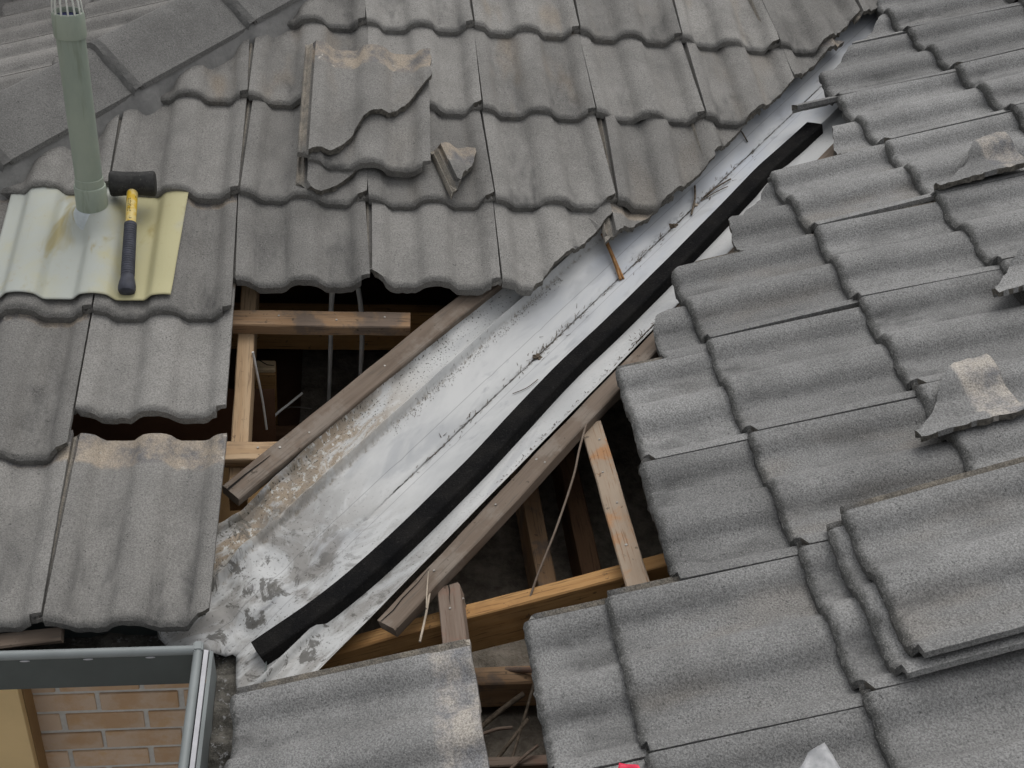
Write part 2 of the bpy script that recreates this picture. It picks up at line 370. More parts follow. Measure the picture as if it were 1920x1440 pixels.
def tile_mesh(name, poly, top_mat, jag=.0012, seed=0):
    rg = random.Random(seed); out = []; n = len(poly)
    if sum(poly[i][0] * poly[(i + 1) % n][1] - poly[(i + 1) % n][0] * poly[i][1] for i in range(n)) < 0: poly = poly[::-1]
    ph = rg.random() * 50
    for i, p in enumerate(poly):
        q = poly[(i + 1) % n]; L = math.hypot(q[0] - p[0], q[1] - p[1])
        if L < 1e-5: continue
        std = std_edge(p, q); k = max(1, int(L / .0095)); nx, ny = (q[1] - p[1]) / L, -(q[0] - p[0]) / L
        for j in range(k):
            f = j / k; x, y = p[0] + (q[0] - p[0]) * f, p[1] + (q[1] - p[1]) * f
            if j > 0:
                if std: amp = .0008 if (y < .014) else .0003; o = rg.uniform(-amp, amp)
                else: o = (noise.noise((x * 55 + ph, y * 55, 0)) * 2.2 + rg.uniform(-1, 1) * .8) * jag
                x += nx * o; y += ny * o
            out.append((x, y))
    ne = len(out); pts = [Vector(p) for p in out]; edges = [(i, (i + 1) % ne) for i in range(ne)]
    bx0, bx1 = min(p[0] for p in out), max(p[0] for p in out); by0, by1 = min(p[1] for p in out), max(p[1] for p in out)
    for x in XS:
        if x < bx0 or x > bx1: continue
        last = None
        ys = [y0_ for y0_ in YS] if x > .001 else sorted(YS + [.045, .10, .16, .22, .28, .365, .405])
        for y in ys:
            ok = by0 <= y <= by1 and inside((x, y), out) and min(segd((x, y), out[i], out[(i + 1) % ne]) for i in range(ne)) > (.0022 if x > .001 else .0005)
            if ok:
                pts.append(Vector((x, y)))
                if last is not None: edges.append((last, len(pts) - 1))
                last = len(pts) - 1
            else: last = None
    rv, re, rf, *_ = delaunay_2d_cdt(pts, edges, [], 1, 1e-6)
    N = len(rv); vs_, uvs, pan = [], [], []
    lump = .0032 if top_mat is M_TILE_B else .0016
    def nz(p, k):
        if p.y > .0135 or p.x < 0: return 0., 0.
        f = 1 - p.y / .0135
        return (noise.noise((p.x * 90 + ph, k, 1)) * lump + noise.noise((p.x * 260 + ph, k, 2)) * lump * .7) * f, noise.noise((p.x * 120 + ph, k, 7)) * lump * .9 * f
    for p in rv:
        dy, dz = nz(p, 0.)
        vs_.append((p.x, p.y + dy, prof(p.x, p.y) + dz)); uvs.append((p.x, p.y))
    cnt = {}
    for f in rf:
        for i in range(len(f)):
            e = (f[i], f[(i + 1) % len(f)]); cnt[tuple(sorted(e))] = cnt.get(tuple(sorted(e)), 0) + 1
    bnd = set(); bedges = []
    for f in rf:
        for i in range(len(f)):
            e = (f[i], f[(i + 1) % len(f)])
            if cnt[tuple(sorted(e))] == 1: bedges.append(e); bnd.update(e)
    for i, p in enumerate(rv):
        ox = oy = 0
        if i in bnd and not std_edge((p.x, p.y), (p.x, p.y)): ox, oy = rg.uniform(-1, 1) * jag * 1.6, rg.uniform(-1, 1) * jag * 1.6
        dy, dz = nz(p, 5.); oy += dy
        vs_.append((p.x + ox, p.y + oy, prof(p.x, p.y) - thick(p.x, p.y) + dz)); uvs.append((p.x, p.y))
    faces = [tuple(f) for f in rf] + [tuple(i + N for i in reversed(f)) for f in rf]; mi = [0] * len(faces)
    for a, b2 in bedges:
        pa, pb = (rv[a].x, rv[a].y), (rv[b2].x, rv[b2].y)
        faces.append((b2, a, a + N, b2 + N)); mi.append(0 if std_edge(pa, pb) else 1)
    me = mesh(name, vs_, faces, [top_mat, M_BROKE], 38, uvs, mi)
    at = me.attributes.new('pan', 'FLOAT', 'POINT')
    at.data.foreach_set('value', [max(0, min(1, 1 - bump_roll(abs(v[0])) / RH)) for v in vs_])
    return me
def chipped(k):
    p = FULL
    if k == 1: p = clip(p, (-.03, .018), (.014, -.004))
    if k == 3: p = clip(p, (TW - .045, -.0005), (TW - .018, .014))
    if k == 4: p = clip(p, (-.03, .012), (.009, -.003))
    return p
FULL_A = [tile_mesh('full_tile', chipped(i), M_TILE_A, .002, seed=i) for i in range(6)]
FULL_B = [tile_mesh('full_tile', chipped(i), M_TILE_B, .002, seed=10 + i) for i in range(6)]
TILT = .0210 / .345
def place_tile(roof, F, me, u, v, h=0., tilt=TILT, yaw=0., sx=1., name='roof_tile', jit=1.):
    r = random.uniform
    M = F.mat(u + r(-.001, .001) * jit, v + r(-.0015, .0015) * jit, h + r(0, .0012) * jit, tilt + r(-.003, .003) * jit, yaw + r(-.004, .004) * jit)
    o = link(name, me, roof, M @ Matrix.Diagonal((sx, 1, 1, 1)))
    return o

# ================================================================== THE SETTING
# ground far below, mostly out of sight
gm = rough_material('pale_concrete_ground', (.36, .34, .31), (.46, .44, .41), 3, .4, .02)
g = link('ground', mesh('ground', [(-400, -400, -3.1), (400, -400, -3.1), (400, 400, -3.1), (-400, 400, -3.1)], [(0, 1, 2, 3)], [gm])); tag(g, kind='structure')

# ---- slope A (left) ------------------------------------------------
XA = -.0181; RA = [0., .3555, .7194, 1.0823, 1.4192, 1.7502, 2.08, 2.41]
offA = {(5, 1): (-.001, -.005), (5, 2): (-.002, .007), (5, 3): (-.001, .008), (5, 4): (-.003, .002), (5, 5): (-.009, -.01), (4, 0): (-.002, .008),
        (4, 2): (-.002, -.002), (4, 3): (.003, -.001), (4, 4): (.006, .003), (3, -1): (-.002, .005), (3, 0): (-.006, .003), (3, 1): (-.005, -.009),
        (3, 2): (.006, .001), (3, 3): (.014, .01), (2, -1): (.005, -.003), (2, 0): (-.003, .003), (1, -1): (.001, 0), (0, -1): (.005, .002), (0, 0): (-.004, -.003)}
roofA = empty('roof_left'); tag(roofA, 'grey concrete tiled slope left of the metal valley', None, None, 'structure')
CUTA = {2: ((.635, .80), (.883, 1.069)), 3: ((.969, 1.054), (1.196, 1.305)), 4: ((1.278, 1.403), (1.489, 1.615)), 5: ((1.573, 1.727), (1.86, 2.004)),
        6: ((1.9, 2.05), (2.2, 2.36)), 7: ((2.2, 2.36), (2.5, 2.67))}
def nodeA(r, q):
    d = offA.get((r, q), (0, 0)); return (XA + .3 * q + d[0], RA[r] + d[1])
for r in range(0, 8):
    for q in range(-5, 9):
        if r in (0, 1) and q >= 0: continue
        (u0, v0), (u1, v1) = nodeA(r, q), nodeA(r, q + 1)
        slip = 0
        if r == 1 and q == -1: slip = .457 - v0
        if r == 2 and q in (0, 1, 2): slip = (.812, .824, .82)[q] - v0
        yaw = atan2(v1 - v0, u1 - u0); v0 += slip; sx = (u1 - u0) / TW
        if slip: yaw = {(1, -1): .0, (2, 0): .035, (2, 1): -.012, (2, 2): .0}[(r, q)]
        poly = FULL; cut = False
        loc = lambda p: ((p[0] - u0) / sx, p[1] - v0)
        if r in CUTA:
            a, b2 = CUTA[r]
            if (r, q) == (2, 3): a, b2 = (.875, .992), (1.005, 1.096)
            n = len(poly); p2 = clip(poly, loc(a), loc(b2))
            if len(p2) < 3: continue
            if len(p2) != n or p2 != poly: cut = True
            poly = p2
        if (r, q) == (2, 1): poly = clip(poly, (-.03, .042), (.034, -.001)); cut = True
        # hip: keep below the line v = u + 1.735
        p2 = clip(poly, loc((1., 2.735)), loc((0., 1.735)))
        if len(p2) < 3: continue
        if p2 != poly: cut = True
        poly = p2
        area = abs(sum(poly[i][0] * poly[(i + 1) % len(poly)][1] - poly[(i + 1) % len(poly)][0] * poly[i][1] for i in range(len(poly)))) / 2
        if area < .0015: continue
        me = tile_mesh('cut_tile', poly, M_TILE_A, .0016, r * 31 + q) if cut else FULL_A[(r * 5 + q * 3 + r * q) % 6]
        place_tile(roofA, FA, me, u0, v0, .002 - slip * TILT if slip else 0., TILT, yaw, sx)

# ---- slope B (right) -----------------------------------------------
UB0, WB = .1928, .30707; RB = [.03, .355, .6785, 1.0103, 1.344, 1.6386, 1.9587, 2.28, 2.60]
offB = {(3, 2): (-.005, .009), (3, 1): (.005, .005), (3, 0): (.003, -.001), (3, -1): (-.003, -.006), (4, 3): (-.008, .014), (4, 2): (-.006, .001), (4, 1): (0, -.008),
        (5, 4): (.004, -.003), (5, 3): (-.002, .002), (5, 2): (-.0015, .003), (5, 5): (.007, -.012), (6, 6): (.018, -.015), (6, 5): (.016, -.005), (6, 4): (.007, .003),
        (2, 0): (.001, .001), (2, -1): (.005, -.001)}
roofB = empty('roof_right'); tag(roofB, 'grey concrete tiled slope right of the metal valley', None, None, 'structure')
def nodeB(r, q):
    d = offB.get((r, q), (0, 0)); return (UB0 - WB * q + d[0], RB[r] + d[1])
# pieces along the valley whose outline differs from a straight cut, in slope coordinates
PIECES = {(2, 2): [(-.602, 1.05), (-.606, .976), (-.578, .943), (-.533, .927), (-.439, .925), (-.414, .928), (-.407, 1.2), (-.602, 1.2)],
          (3, 3): [(-.735, 1.43), (-.735, 1.20), (-.741, 1.184), (-.82, 1.188), (-.889, 1.196), (-.918, 1.218), (-1.0, 1.31), (-1.037, 1.352), (-1.037, 1.43)],
          (4, 4): [(-1.223, 1.74), (-1.223, 1.574), (-1.145, 1.549), (-1.07, 1.535), (-1.05, 1.535), (-1.05, 1.74)]}
SLIPB = {(1, -1): (.535, 0), (2, 1): (.821, .006), (2, 0): (.803, .012), (2, 2): (.92, 0)}
for r in range(0, 9):
    for q in range(-4, 10):
        if r == 0 and q >= 0: continue
        if r == 1 and q >= 0: continue
        if r == 2 and q > 2: continue
        (u0, v0), (u1, v1) = nodeB(r, q + 1), nodeB(r, q)
        yaw = atan2(v1 - v0, u1 - u0); sx = (u1 - u0) / TW
        sl = (r, q) in SLIPB
        sl_h = 0.
        if sl: sl_h = .001 - (SLIPB[(r, q)][0] - v0) * TILT; v0, yaw = SLIPB[(r, q)][0], -SLIPB[(r, q)][1]
        if r == 0 and q == -1: yaw = 0.0; v0 = .028
        poly = FULL; cut = False
        loc = lambda p: ((p[0] - u0) / sx, p[1] - v0)
        if (r, q) in PIECES:
            poly = [loc(p) for p in PIECES[(r, q)]]; poly = [(x, min(y, TL)) for x, y in poly]; cut = True
        elif r >= 3:
            # straight valley cut: u >= -(v) + k
            k = {3: .302, 4: .313, 5: .17, 6: .10, 7: .13, 8: .13}[r]
            a, b2 = (-1.0 + k, 1.0), (-2.0 + k, 2.0)
            if r >= 5: a, b2 = (-1.0 + k, 1.0), (-2.05 + k, 2.0)
            p2 = clip(poly, loc(b2), loc(a))
            if len(p2) < 3: continue
            if p2 != poly: cut = True
            poly = p2
        area = abs(sum(poly[i][0] * poly[(i + 1) % len(poly)][1] - poly[(i + 1) % len(poly)][0] * poly[i][1] for i in range(len(poly)))) / 2
        if area < .0015: continue
        me = tile_mesh('cut_tile', poly, M_TILE_B, .0018, 500 + r * 31 + q) if cut else FULL_B[(r * 5 + q * 3 + r * q) % 6]
        place_tile(roofB, FB, me, u0, v0, sl_h, TILT, yaw, sx)
# thin cut sliver that pokes out over the valley
me = tile_mesh('tile_sliver', [(.245, .10), (.245, .20), (.245, .245), (.2955, .245), (.2955, .095), (.275, .085)], M_TILE_B, .0012, 77)
place_tile(roofB, FB, me, -1.345 - .293, 1.425, .008, TILT, 0, 1, 'tile_sliver', 0)

# ---- slope C beyond the hip ----------------------------------------
roofC = empty('roof_beyond_hip', (-HIPK, 0, 0)); tag(roofC, 'grey tiled slope falling away behind the hip cap tiles', None, None, 'structure')
for r in range(0, 9):
    for q in range(0, 10):
        u0, v0 = -3.75 + .302 * q, .30 + .335 * r
        loc = lambda p: (p[0] - u0, p[1] - v0)
        # keep v*c < y = -u  (left of the hip)
        p2 = clip(FULL, loc((-1., 1. / c - .06)), loc((-2., 2. / c - .06)))
        if len(p2) < 3: continue
        me = FULL_A[(r + q) % 6] if p2 == FULL else tile_mesh('cut_tile', p2, M_TILE_A, .002, 900 + r * 13 + q)
        M = Frame((0, -1, 0), (c, 0, s), (-s, 0, c)).mat(u0, v0, 0, TILT)
        link('roof_tile', me, roofC, M)

# ---- hip cap tiles and their mortar bed ----------------------------
hip = empty('hip', (-HIPK, 0, 0)); tag(hip, 'line of angular concrete cap tiles bedded in mortar along the hip', None, None, 'structure')
eH = Vector((1, 1, t)).normalized(); wH = Vector((1, -1, 0)).normalized(); nH = wH.cross(eH); nH = nH if nH.z > 0 else -nH
def hipP(sx_, w_, h_): return eH * sx_ + wH * w_ + nH * h_
# section: w = plan distance from the hip line, positive to slope A, h above the hip line
drop = lambda w_: -abs(w_) * sqrt(.5) * t * 1.0           # natural fall of the roof planes away from the hip line
def cap_mesh(L, seed):
    sec = []; n = 16
    for i in range(n + 1):
        w_ = -.132 + .264 * i / n
        a = abs(w_); h_ = .085 - a * .70 + (0 if a > .035 else -.035 * .64 * .35 * (1 - a / .035) ** 2)
        sec.append((w_, h_))
    V, Fc, U = [], [], []
    ns = 12
    for j in range(ns + 1):
        for (w_, h_) in sec: V.append(hipP(L * j / ns, w_ * (1 - .05 * j / ns), h_ - .012 * j / ns)); U.append((w_ + .2, .05 + .25 * j / ns))
    m = n + 1; k = len(V)
    for j in range(ns + 1):
        for (w_, h_) in sec: V.append(hipP(L * j / ns, w_ * (1 - .05 * j / ns), h_ - .012 * j / ns - .013)); U.append((w_ + .2, .05))
    for j in range(ns):
        for i in range(n):
            a = j * m + i; Fc.append((a, a + 1, a + m + 1, a + m)); Fc.append((k + a + m, k + a + m + 1, k + a + 1, k + a))
    for i in range(n):
        Fc.append((i + 1, i, k + i, k + i + 1)); a = ns * m + i; Fc.append((a, a + 1, k + a + 1, k + a))
    for j in range(ns):
        a = j * m; Fc.append((a, a + m, k + a + m, k + a)); a = j * m + n; Fc.append((a + m, a, k + a, k + a + m))
    me = mesh('cap', V, Fc, [M_CAP], 35, U); at = me.attributes.new('pan', 'FLOAT', 'POINT'); at.data.foreach_set('value', [.1] * len(V))
    return me
capm = cap_mesh(.405, 1)
s0 = hipP(1, 0, 0).length
# cap joints measured at plan x = -.37 and -.10 (distance along the hip from its foot)
J0 = ((-.375 + HIPK) * sqrt(2 + t * t))
for i in range(-3, 4):
    o = link('ridge_cap', capm, hip); o.location = eH * (J0 + i * .383)
    o.rotation_euler = (0, 0, 0)
# mortar: wedge under each side of the caps, plus pointing across each cap joint
def mortar_strip(sgn):
    V, Fc = [], []; n = 150; L0, L1 = J0 - 3 * .383, J0 + 4 * .383
    for i in range(n + 1):
        d = L0 + (L1 - L0) * i / n; k = noise.noise((d * 9, sgn * 3, 0)) * .006
        k2 = .012 * max(0, 1 - abs(((d - J0) / .383 + .5) % 1 - .5) * .383 / .05)
        for (w_, h_) in ((.10, -.016), (.124, -.016), (.131 + k + k2, -.045 + k), (.142 + k + k2, -.090), (.10, -.090)):
            V.append(hipP(d, sgn * w_, h_ + noise.noise((d * 40, w_ * 60, 5)) * .0025))
    for i in range(n):
        for j in range(5):
            a = i * 5 + j; b2 = i * 5 + (j + 1) % 5; Fc.append((a, b2, b2 + 5, a + 5) if sgn < 0 else (b2, a, a + 5, b2 + 5))
    return mesh('mortar', V, Fc, [M_MORTAR], 50)
link('mortar_bed', mortar_strip(1), hip); link('mortar_bed', mortar_strip(-1), hip)
def joint_mesh():
    V, Fc = [], []; n = 24
    for i in range(n + 1):
        w_ = -.135 + .27 * i / n; a = abs(w_); h_ = .085 - a * .70 - (.0 if a > .035 else .035 * .64 * .35 * (1 - a / .035) ** 2)
        k = noise.noise((w_ * 30, 1, 0)) * .004
        for (d, g_) in ((-.028 + k, -.014), (-.018 + k, .001), (.003, .0015), (.008, -.010)): V.append(hipP(d, w_, h_ + g_))
    for i in range(n):
        for j in range(3): a = i * 4 + j; Fc.append((a, a + 1, a + 5, a + 4))
    return mesh('joint', V, Fc, [rough_material('cap_joint_mortar', (.10, .099, .096), (.15, .147, .14), 40, .8, .006)], 50)
jm = joint_mesh()
for i in range(-2, 4):
    o = link('mortar_joint', jm, hip); o.location = eH * (J0 + i * .383)

# ---- brick wall under the eave -------------------------------------
WY = .70
wall = empty('brick_wall', (-.4, WY, -3.1)); tag(wall, 'orange brown brick wall below the left gutter', 'wall')
def boxm(name, x0, x1, y0, y1, z0, z1, mat, bev=0., seg=1):
    bm = bmesh.new(); bmesh.ops.create_cube(bm, size=1)
    for v in bm.verts: v.co = Vector(((x0 + x1) / 2 + v.co.x * (x1 - x0), (y0 + y1) / 2 + v.co.y * (y1 - y0), (z0 + z1) / 2 + v.co.z * (z1 - z0)))
    if bev: bmesh.ops.bevel(bm, geom=list(bm.edges), offset=bev, segments=seg, affect='EDGES')
    return bm_mesh(name, bm, [mat], 40 if bev else None)
WM = Matrix.Translation((.4, -WY, 3.1))
link('mortar_core', boxm('core', -3.0, .9, WY + .0045, WY + .11, -3.1, -.36, M_JOINT), wall, WM)
bl, bh, mj = .211, .0705, .0125
brick_me = [boxm('brick', -bl / 2, bl / 2, -.05, .05, -bh / 2, bh / 2, M_BRICK, .0025, 1) for _ in range(1)]
for k in range(-6, 20):
    zc = -1.03 - .0825 * k - .0415
    sh = {0: -.337, 1: -.2135}.get(k % 2)
    for j in range(-3, 5):
        o = link('brick', brick_me[0], wall, WM @ Matrix.Translation((sh + j * .2245 + random.uniform(-.002, .002), WY + .05 + random.uniform(-.0015, .002), zc + random.uniform(-.001, .001))) @ Matrix.Rotation(random.uniform(-.004, .004), 4, 'Y'))
post = empty('door_post', (-.72, .66, -3.1)); tag(post, 'beige post with one side coloured brown for shade standing against the brick wall', 'post')
PM = Matrix.Translation((.72, -.66, 3.1))
link('front_board', boxm('front_board', -1.25, -.619, .615, .64, -3.09, -.34, M_POST, .002), post, PM)
link('side_board', boxm('side_board', -1.20, -.617, .642, .705, -3.09, -.34, M_POSTS, .002), post, PM)
sof = link('soffit', boxm('soffit', -3, .06, .085, WY + .02, -.19, -.175, M_POSTS)); tag(sof, kind='structure')

# ---- roof void: ceiling, and added unseen planes that keep stray light out --------------------
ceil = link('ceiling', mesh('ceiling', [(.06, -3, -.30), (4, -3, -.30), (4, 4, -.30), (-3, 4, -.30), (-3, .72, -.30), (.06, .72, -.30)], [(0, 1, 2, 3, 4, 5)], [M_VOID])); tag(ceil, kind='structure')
vw = link('void_light_blocker', mesh('void_light_blocker', [(-3, 2.55, -.3), (4, 2.55, -.3), (4, 2.55, 1.0), (-3, 2.55, 1.0), (2.55, -3, -.3), (2.55, 3, -.3), (2.55, 3, 1.0), (2.55, -3, 1.0),
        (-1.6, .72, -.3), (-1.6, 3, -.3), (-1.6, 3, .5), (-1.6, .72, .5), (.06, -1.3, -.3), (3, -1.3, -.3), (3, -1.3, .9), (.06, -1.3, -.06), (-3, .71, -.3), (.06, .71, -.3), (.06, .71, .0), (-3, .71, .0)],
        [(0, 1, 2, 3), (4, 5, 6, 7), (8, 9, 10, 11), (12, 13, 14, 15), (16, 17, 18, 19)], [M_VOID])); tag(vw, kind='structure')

# ---- timbers --------------------------------------------------------
def beam_mesh(name, L, w_, th, mat, bev=.0025, warp=.002, seed=0):
    """local x along the length, y across, top face at z = 0"""
    n = max(2, int(L / .06)); V, Fc = [], []; rg = random.Random(seed); ph = rg.random() * 30
    sec = [(-w_ / 2 + bev, 0), (w_ / 2 - bev, 0), (w_ / 2, -bev), (w_ / 2, -th + bev), (w_ / 2 - bev, -th), (-w_ / 2 + bev, -th), (-w_ / 2, -th + bev), (-w_ / 2, -bev)]
    for i in range(n + 1):
        x = L * i / n; dy = noise.noise((x * 3 + ph, 0, 0)) * warp; dz = noise.noise((x * 3 + ph, 7, 0)) * warp
        for (y, z) in sec:
            e = rg.uniform(-1, 1) * .0007
            V.append((x + (rg.uniform(-1, 1) * .002 if i in (0, n) else 0), y + dy + e, z + dz + e))
    for i in range(n):
        for j in range(8): a = i * 8 + j; b2 = i * 8 + (j + 1) % 8; Fc.append((b2, a, a + 8, b2 + 8))
    Fc.append(tuple(range(8))); Fc.append(tuple(reversed(range(n * 8, n * 8 + 8))))
    return mesh(name, V, Fc, [mat], 35)
def beam_mat(P0, P1, up):
    x = (P1 - P0).normalized(); y = Vector(up).cross(x).normalized(); z = x.cross(y)
    M = Matrix((x, y, z)).transposed().to_4x4(); M.translation = P0; return M
BATN = [0]
def beam(name, P0, P1, up, w_, th, mat, label, cat, group=None, warp=.002, parts=()):
    BATN[0] += 1
    me = beam_mesh(name, (P1 - P0).length, w_, th, mat, warp=warp, seed=BATN[0])
    if not parts:
        o = link(name, me, None, beam_mat(P0, P1, up)); tag(o, label, cat, group); return o
    root = empty(name); root.matrix_basis = beam_mat(P0, P1, up); tag(root, label, cat, group)
    bd = link('board', me, root)
    for nm, m2 in parts: link(nm, m2, bd)
    return root
def nail_mesh(x, y, h=.0015, r=.0024, shank=0):
    bm = bmesh.new(); bmesh.ops.create_cone(bm, cap_ends=True, segments=10, radius1=r, radius2=r * .9, depth=h, matrix=Matrix.Translation((x, y, h / 2 + shank)))
    if shank: bmesh.ops.create_cone(bm, cap_ends=True, segments=8, radius1=r * .45, radius2=r * .45, depth=shank, matrix=Matrix.Translation((x, y, shank / 2)))
    return bm_mesh('nail', bm, [M_NAIL], 40)
def crack_mesh(pts, wd, z=.0012):
    """a dark open split: a thin sunk groove following pts on the top of a timber"""
    V, Fc = [], []
    for i, (x, y) in enumerate(pts):
        k = wd * (1 - (i / (len(pts) - 1)) ** 2 * .8) * .5
        V += [(x, y - k, z), (x, y + k, z), (x, y, z - .0006)]
    for i in range(len(pts) - 1):
        a = i * 3; Fc += [(a, a + 3, a + 5, a + 2), (a + 2, a + 5, a + 4, a + 1)]
    return mesh('crack', V, Fc, [M_BLACKGAP])

# battens of slope A
ends = {0: (-1.22, .10), 1: (-.88, .372), 2: (-.52, .70), 3: (-.18, 1.02), 4: (.18, 1.33), 5: (.52, 1.66), 6: (.85, 1.98)}
labA = {0: 'short pale batten meeting the split valley strip left of the white tray', 1: 'stained batten with a snapped right end crossing the top of the left opening'}
for r in range(0, 2):
    v0 = RA[r] + .409; a, b2 = ends[r]
    if r > 1: lab = 'hidden roof batten under the left tiles above the opening'
    else: lab = labA[r]
    L = b2 - a; parts = []
    if r < 2: parts = [('nail', nail_mesh(L - .30, .006)), ('nail', nail_mesh(L - .17, -.004)), ('nail', nail_mesh(L - .06, .006))]
    beam('roof_batten', FA.P(a, v0, -.085), FA.P(b2, v0, -.085), FA.n, .046, .034, M_BATTEN if r != 0 else M_PINE, lab, 'batten', 'battens under the left slope' if r > 1 else None, .002, parts)
# rafters of slope A
for k, u0 in enumerate((-1.2, -.60, -.0015, .60, 1.2)):
    if k != 2: continue
    L0 = (.10, .10, .335, 1.0, 1.6)[k]
    top = (.42, 1.02, 1.62, 2.2, 2.6)[k]
    lab = 'pale pine rafter running upslope inside the left opening' if k == 2 else 'hidden rafter below the left tiled slope'
    beam('rafter', FA.P(u0, L0, -.1205), FA.P(u0, top, -.1205), FA.n, .036, .09, M_PINE, lab, 'rafter', None if k == 2 else 'hidden rafters of the left slope')
# battens of slope B
labB = {0: 'short grey brown batten stub standing above the lowest right tile', 1: 'rust stained batten slanting across the right opening'}
endB = {0: (-.012, 1.2), 1: (-.365, 1.2), 2: (-.75, 1.2), 3: (-1.05, 1.2), 4: (-1.35, 1.2), 5: (-1.65, 1.2), 6: (-2.0, 1.2)}
for r in range(0, 2):
    v0 = (.4025, .742, 1.065, 1.395, 1.73, 2.03, 2.35)[r]; a, b2 = endB[r]
    lab = labB.get(r, 'hidden roof batten under the right tiles')
    parts = []
    if r == 0: parts = [('nail', nail_mesh(.058, .0)), ('crack', crack_mesh([(-.0005, .002), (.015, .003), (.03, .001), (.05, .001)], .002))]
    if r == 1: parts = [('nail', nail_mesh(.06, .008)), ('nail', nail_mesh(.16, -.004)), ('nail', nail_mesh(.255, .006)), ('nail', nail_mesh(.37, .0, .0015, .003))]
    beam('roof_batten', FB.P(a, v0, -.085), FB.P(b2, v0, -.085), FB.n, .044, .036, (M_GREYP, M_RUSTY)[r] if r < 2 else M_BATTEN, lab, 'batten', 'battens under the right slope' if r > 1 else None, .002, parts)
for k, u0 in enumerate((.030,)):
    L0 = (.135, .12, 1.0, 1.6)[k]
    lab = 'orange pine rafter crossing the bottom of the right opening' if k == 0 else 'hidden rafter below the right tiled slope'
    beam('rafter', FB.P(u0, L0, -.1225), FB.P(u0 - (.012 if k == 0 else 0), 2.5, -.1225), FB.n, .034, .095, M_PINE2, lab, 'rafter', None if k == 0 else 'hidden rafters of the right slope',
         .002, [('nail', nail_mesh(.29, .012, .002, .003, .022)), ('nail', nail_mesh(.59, .012, .002, .003, .02))] if k == 0 else ())
# strips that run along the valley on both sides of the tray
pl0, pl1 = FA.P(-.008, .2975, -.066), FA.P(1.35, 1.66, -.072)
beam('valley_strip', pl0, pl1, FA.n, .047, .03, M_GREYW, 'weathered brown timber strip along the left edge of the white tray', 'timber strip', None, .003,
     [('crack', crack_mesh([(-.001, .008), (.02, .0085), (.05, .009), (.09, .0075), (.115, .007)], .0045)), ('nail', nail_mesh(.142, .008, .0015, .003)), ('nail', nail_mesh(.21, -.008)), ('nail', nail_mesh(.45, .002))])
pr0, pr1 = FB.P(.061, .286, -.066), FB.P(-1.35, 1.735, -.070)
beam('valley_strip', pr0, pr1, FB.n, .047, .024, M_GREYW, 'weathered brown timber strip along the right edge of the white tray', 'timber strip', None, .003,
     [('crack', crack_mesh([(-.001, .012), (.03, .009), (.06, .013), (.10, .012), (.14, .016)], .003)), ('nail', nail_mesh(.14, .004)), ('nail', nail_mesh(.33, .006)), ('nail', nail_mesh(.47, .01, .0015, .003)), ('nail', nail_mesh(.47, -.012))])

# ---- valley tray -----------------------------------------------------
SQ = sqrt(.5)
def tray_h(S, W):
    aw = abs(W); h = -.092
    d = abs(aw - .12)
    if d < .011: h += .017 * (.5 + .5 * cos(pi * d / .011)) ** .8
    if aw < .006: h -= .002 * (1 - aw / .006)
    e0 = .194 if W > 0 else .184
    if aw > e0: h += .014 * min(1, (aw - e0) / .006)
    h += noise.noise((S * 7, W * 16, 2)) * (.0022 if W < .06 else .001)
    if W < -.17: h += noise.noise((S * 14, 3, 1)) * .004 * min(1, (-W - .17) / .03)
    k = max(0, min(1, (.40 - S) / .2)) * max(.05, min(1, (.045 - W) / .05))
    if k > 0:
        h += k * (noise.noise((S * 11, W * 13, 9)) * .016 + abs(noise.noise((S * 17, W * 15, 4))) * .014) - k * .004
    for (s_, w_, r_, a_) in ((.82, -.05, .02, .004), (.62, .03, .02, .004), (1.0, -.045, .015, .003), (.52, -.03, .025, .004)):
        d2 = math.hypot(S - s_, W - w_) / r_
        if d2 < 1: h -= a_ * (1 - d2 * d2)
    return h
out = []
def sw(x, y): return ((x + y) * SQ, (x - y) * SQ)
LW = .203
low = [sw(-.155, .132), sw(-.125, .03), sw(-.10, .008), sw(-.05, .004), sw(.012, -.003), sw(.019, -.012), sw(.024, -.08), sw(.035, -.15), sw(.06, -.19)]
low = [(S, max(-.192, min(LW, W))) for S, W in low]
SE = 3.1
key = low + [(.0 + .02, LW), (SE, LW), (SE, -.192)]
poly = []
for i, p in enumerate(key):
    q = key[(i + 1) % len(key)]; L = math.hypot(q[0] - p[0], q[1] - p[1]); k = max(1, int(L / .012))
    for j in range(k):
        f = j / k; poly.append((p[0] + (q[0] - p[0]) * f, p[1] + (q[1] - p[1]) * f))
ne = len(poly); pts = [Vector(p) for p in poly]; ed = [(i, (i + 1) % ne) for i in range(ne)]
WS = [-.1895, -.187, -.184, -.175, -.165, -.148, -.136] + [-.133 + .0033 * i for i in range(9)] + [-.10, -.085, -.07, -.055, -.04, -.025, -.012, -.006, -.003, 0]
WS = WS + [-x for x in WS if x != 0]
S = -.2
lowest = poly[:int(ne)]
while S < SE:
    st = .009 if S < .42 else .02
    near = S < .42
    for W in WS:
        if near:
            if inside((S, W), poly) and min(segd((S, W), poly[i], poly[(i + 1) % ne]) for i in range(0, ne, 1) if abs(poly[i][0] - S) < .05) > .003: pts.append(Vector((S, W)))
        elif -.1905 < W < LW - .002 and S < SE - .005: pts.append(Vector((S, W)))
    S += st
rv, re_, rf, *_ = delaunay_2d_cdt(pts, ed, [], 1, 1e-6)
V, U = [], []
def tray_point(S, W):
    x, y = (S + W) * SQ, (S - W) * SQ
    h = tray_h(S, W); z = t * max(x, y) + h / c
    if x < .02 and y < .03: z -= max(0, .03 - y) * .12
    if y < .0 and x < .06: z -= max(0, .06 - x) * .05
    return Vector((x, y, z))
for p in rv: V.append(tray_point(p.x, p.y)); U.append((p.x, p.y))
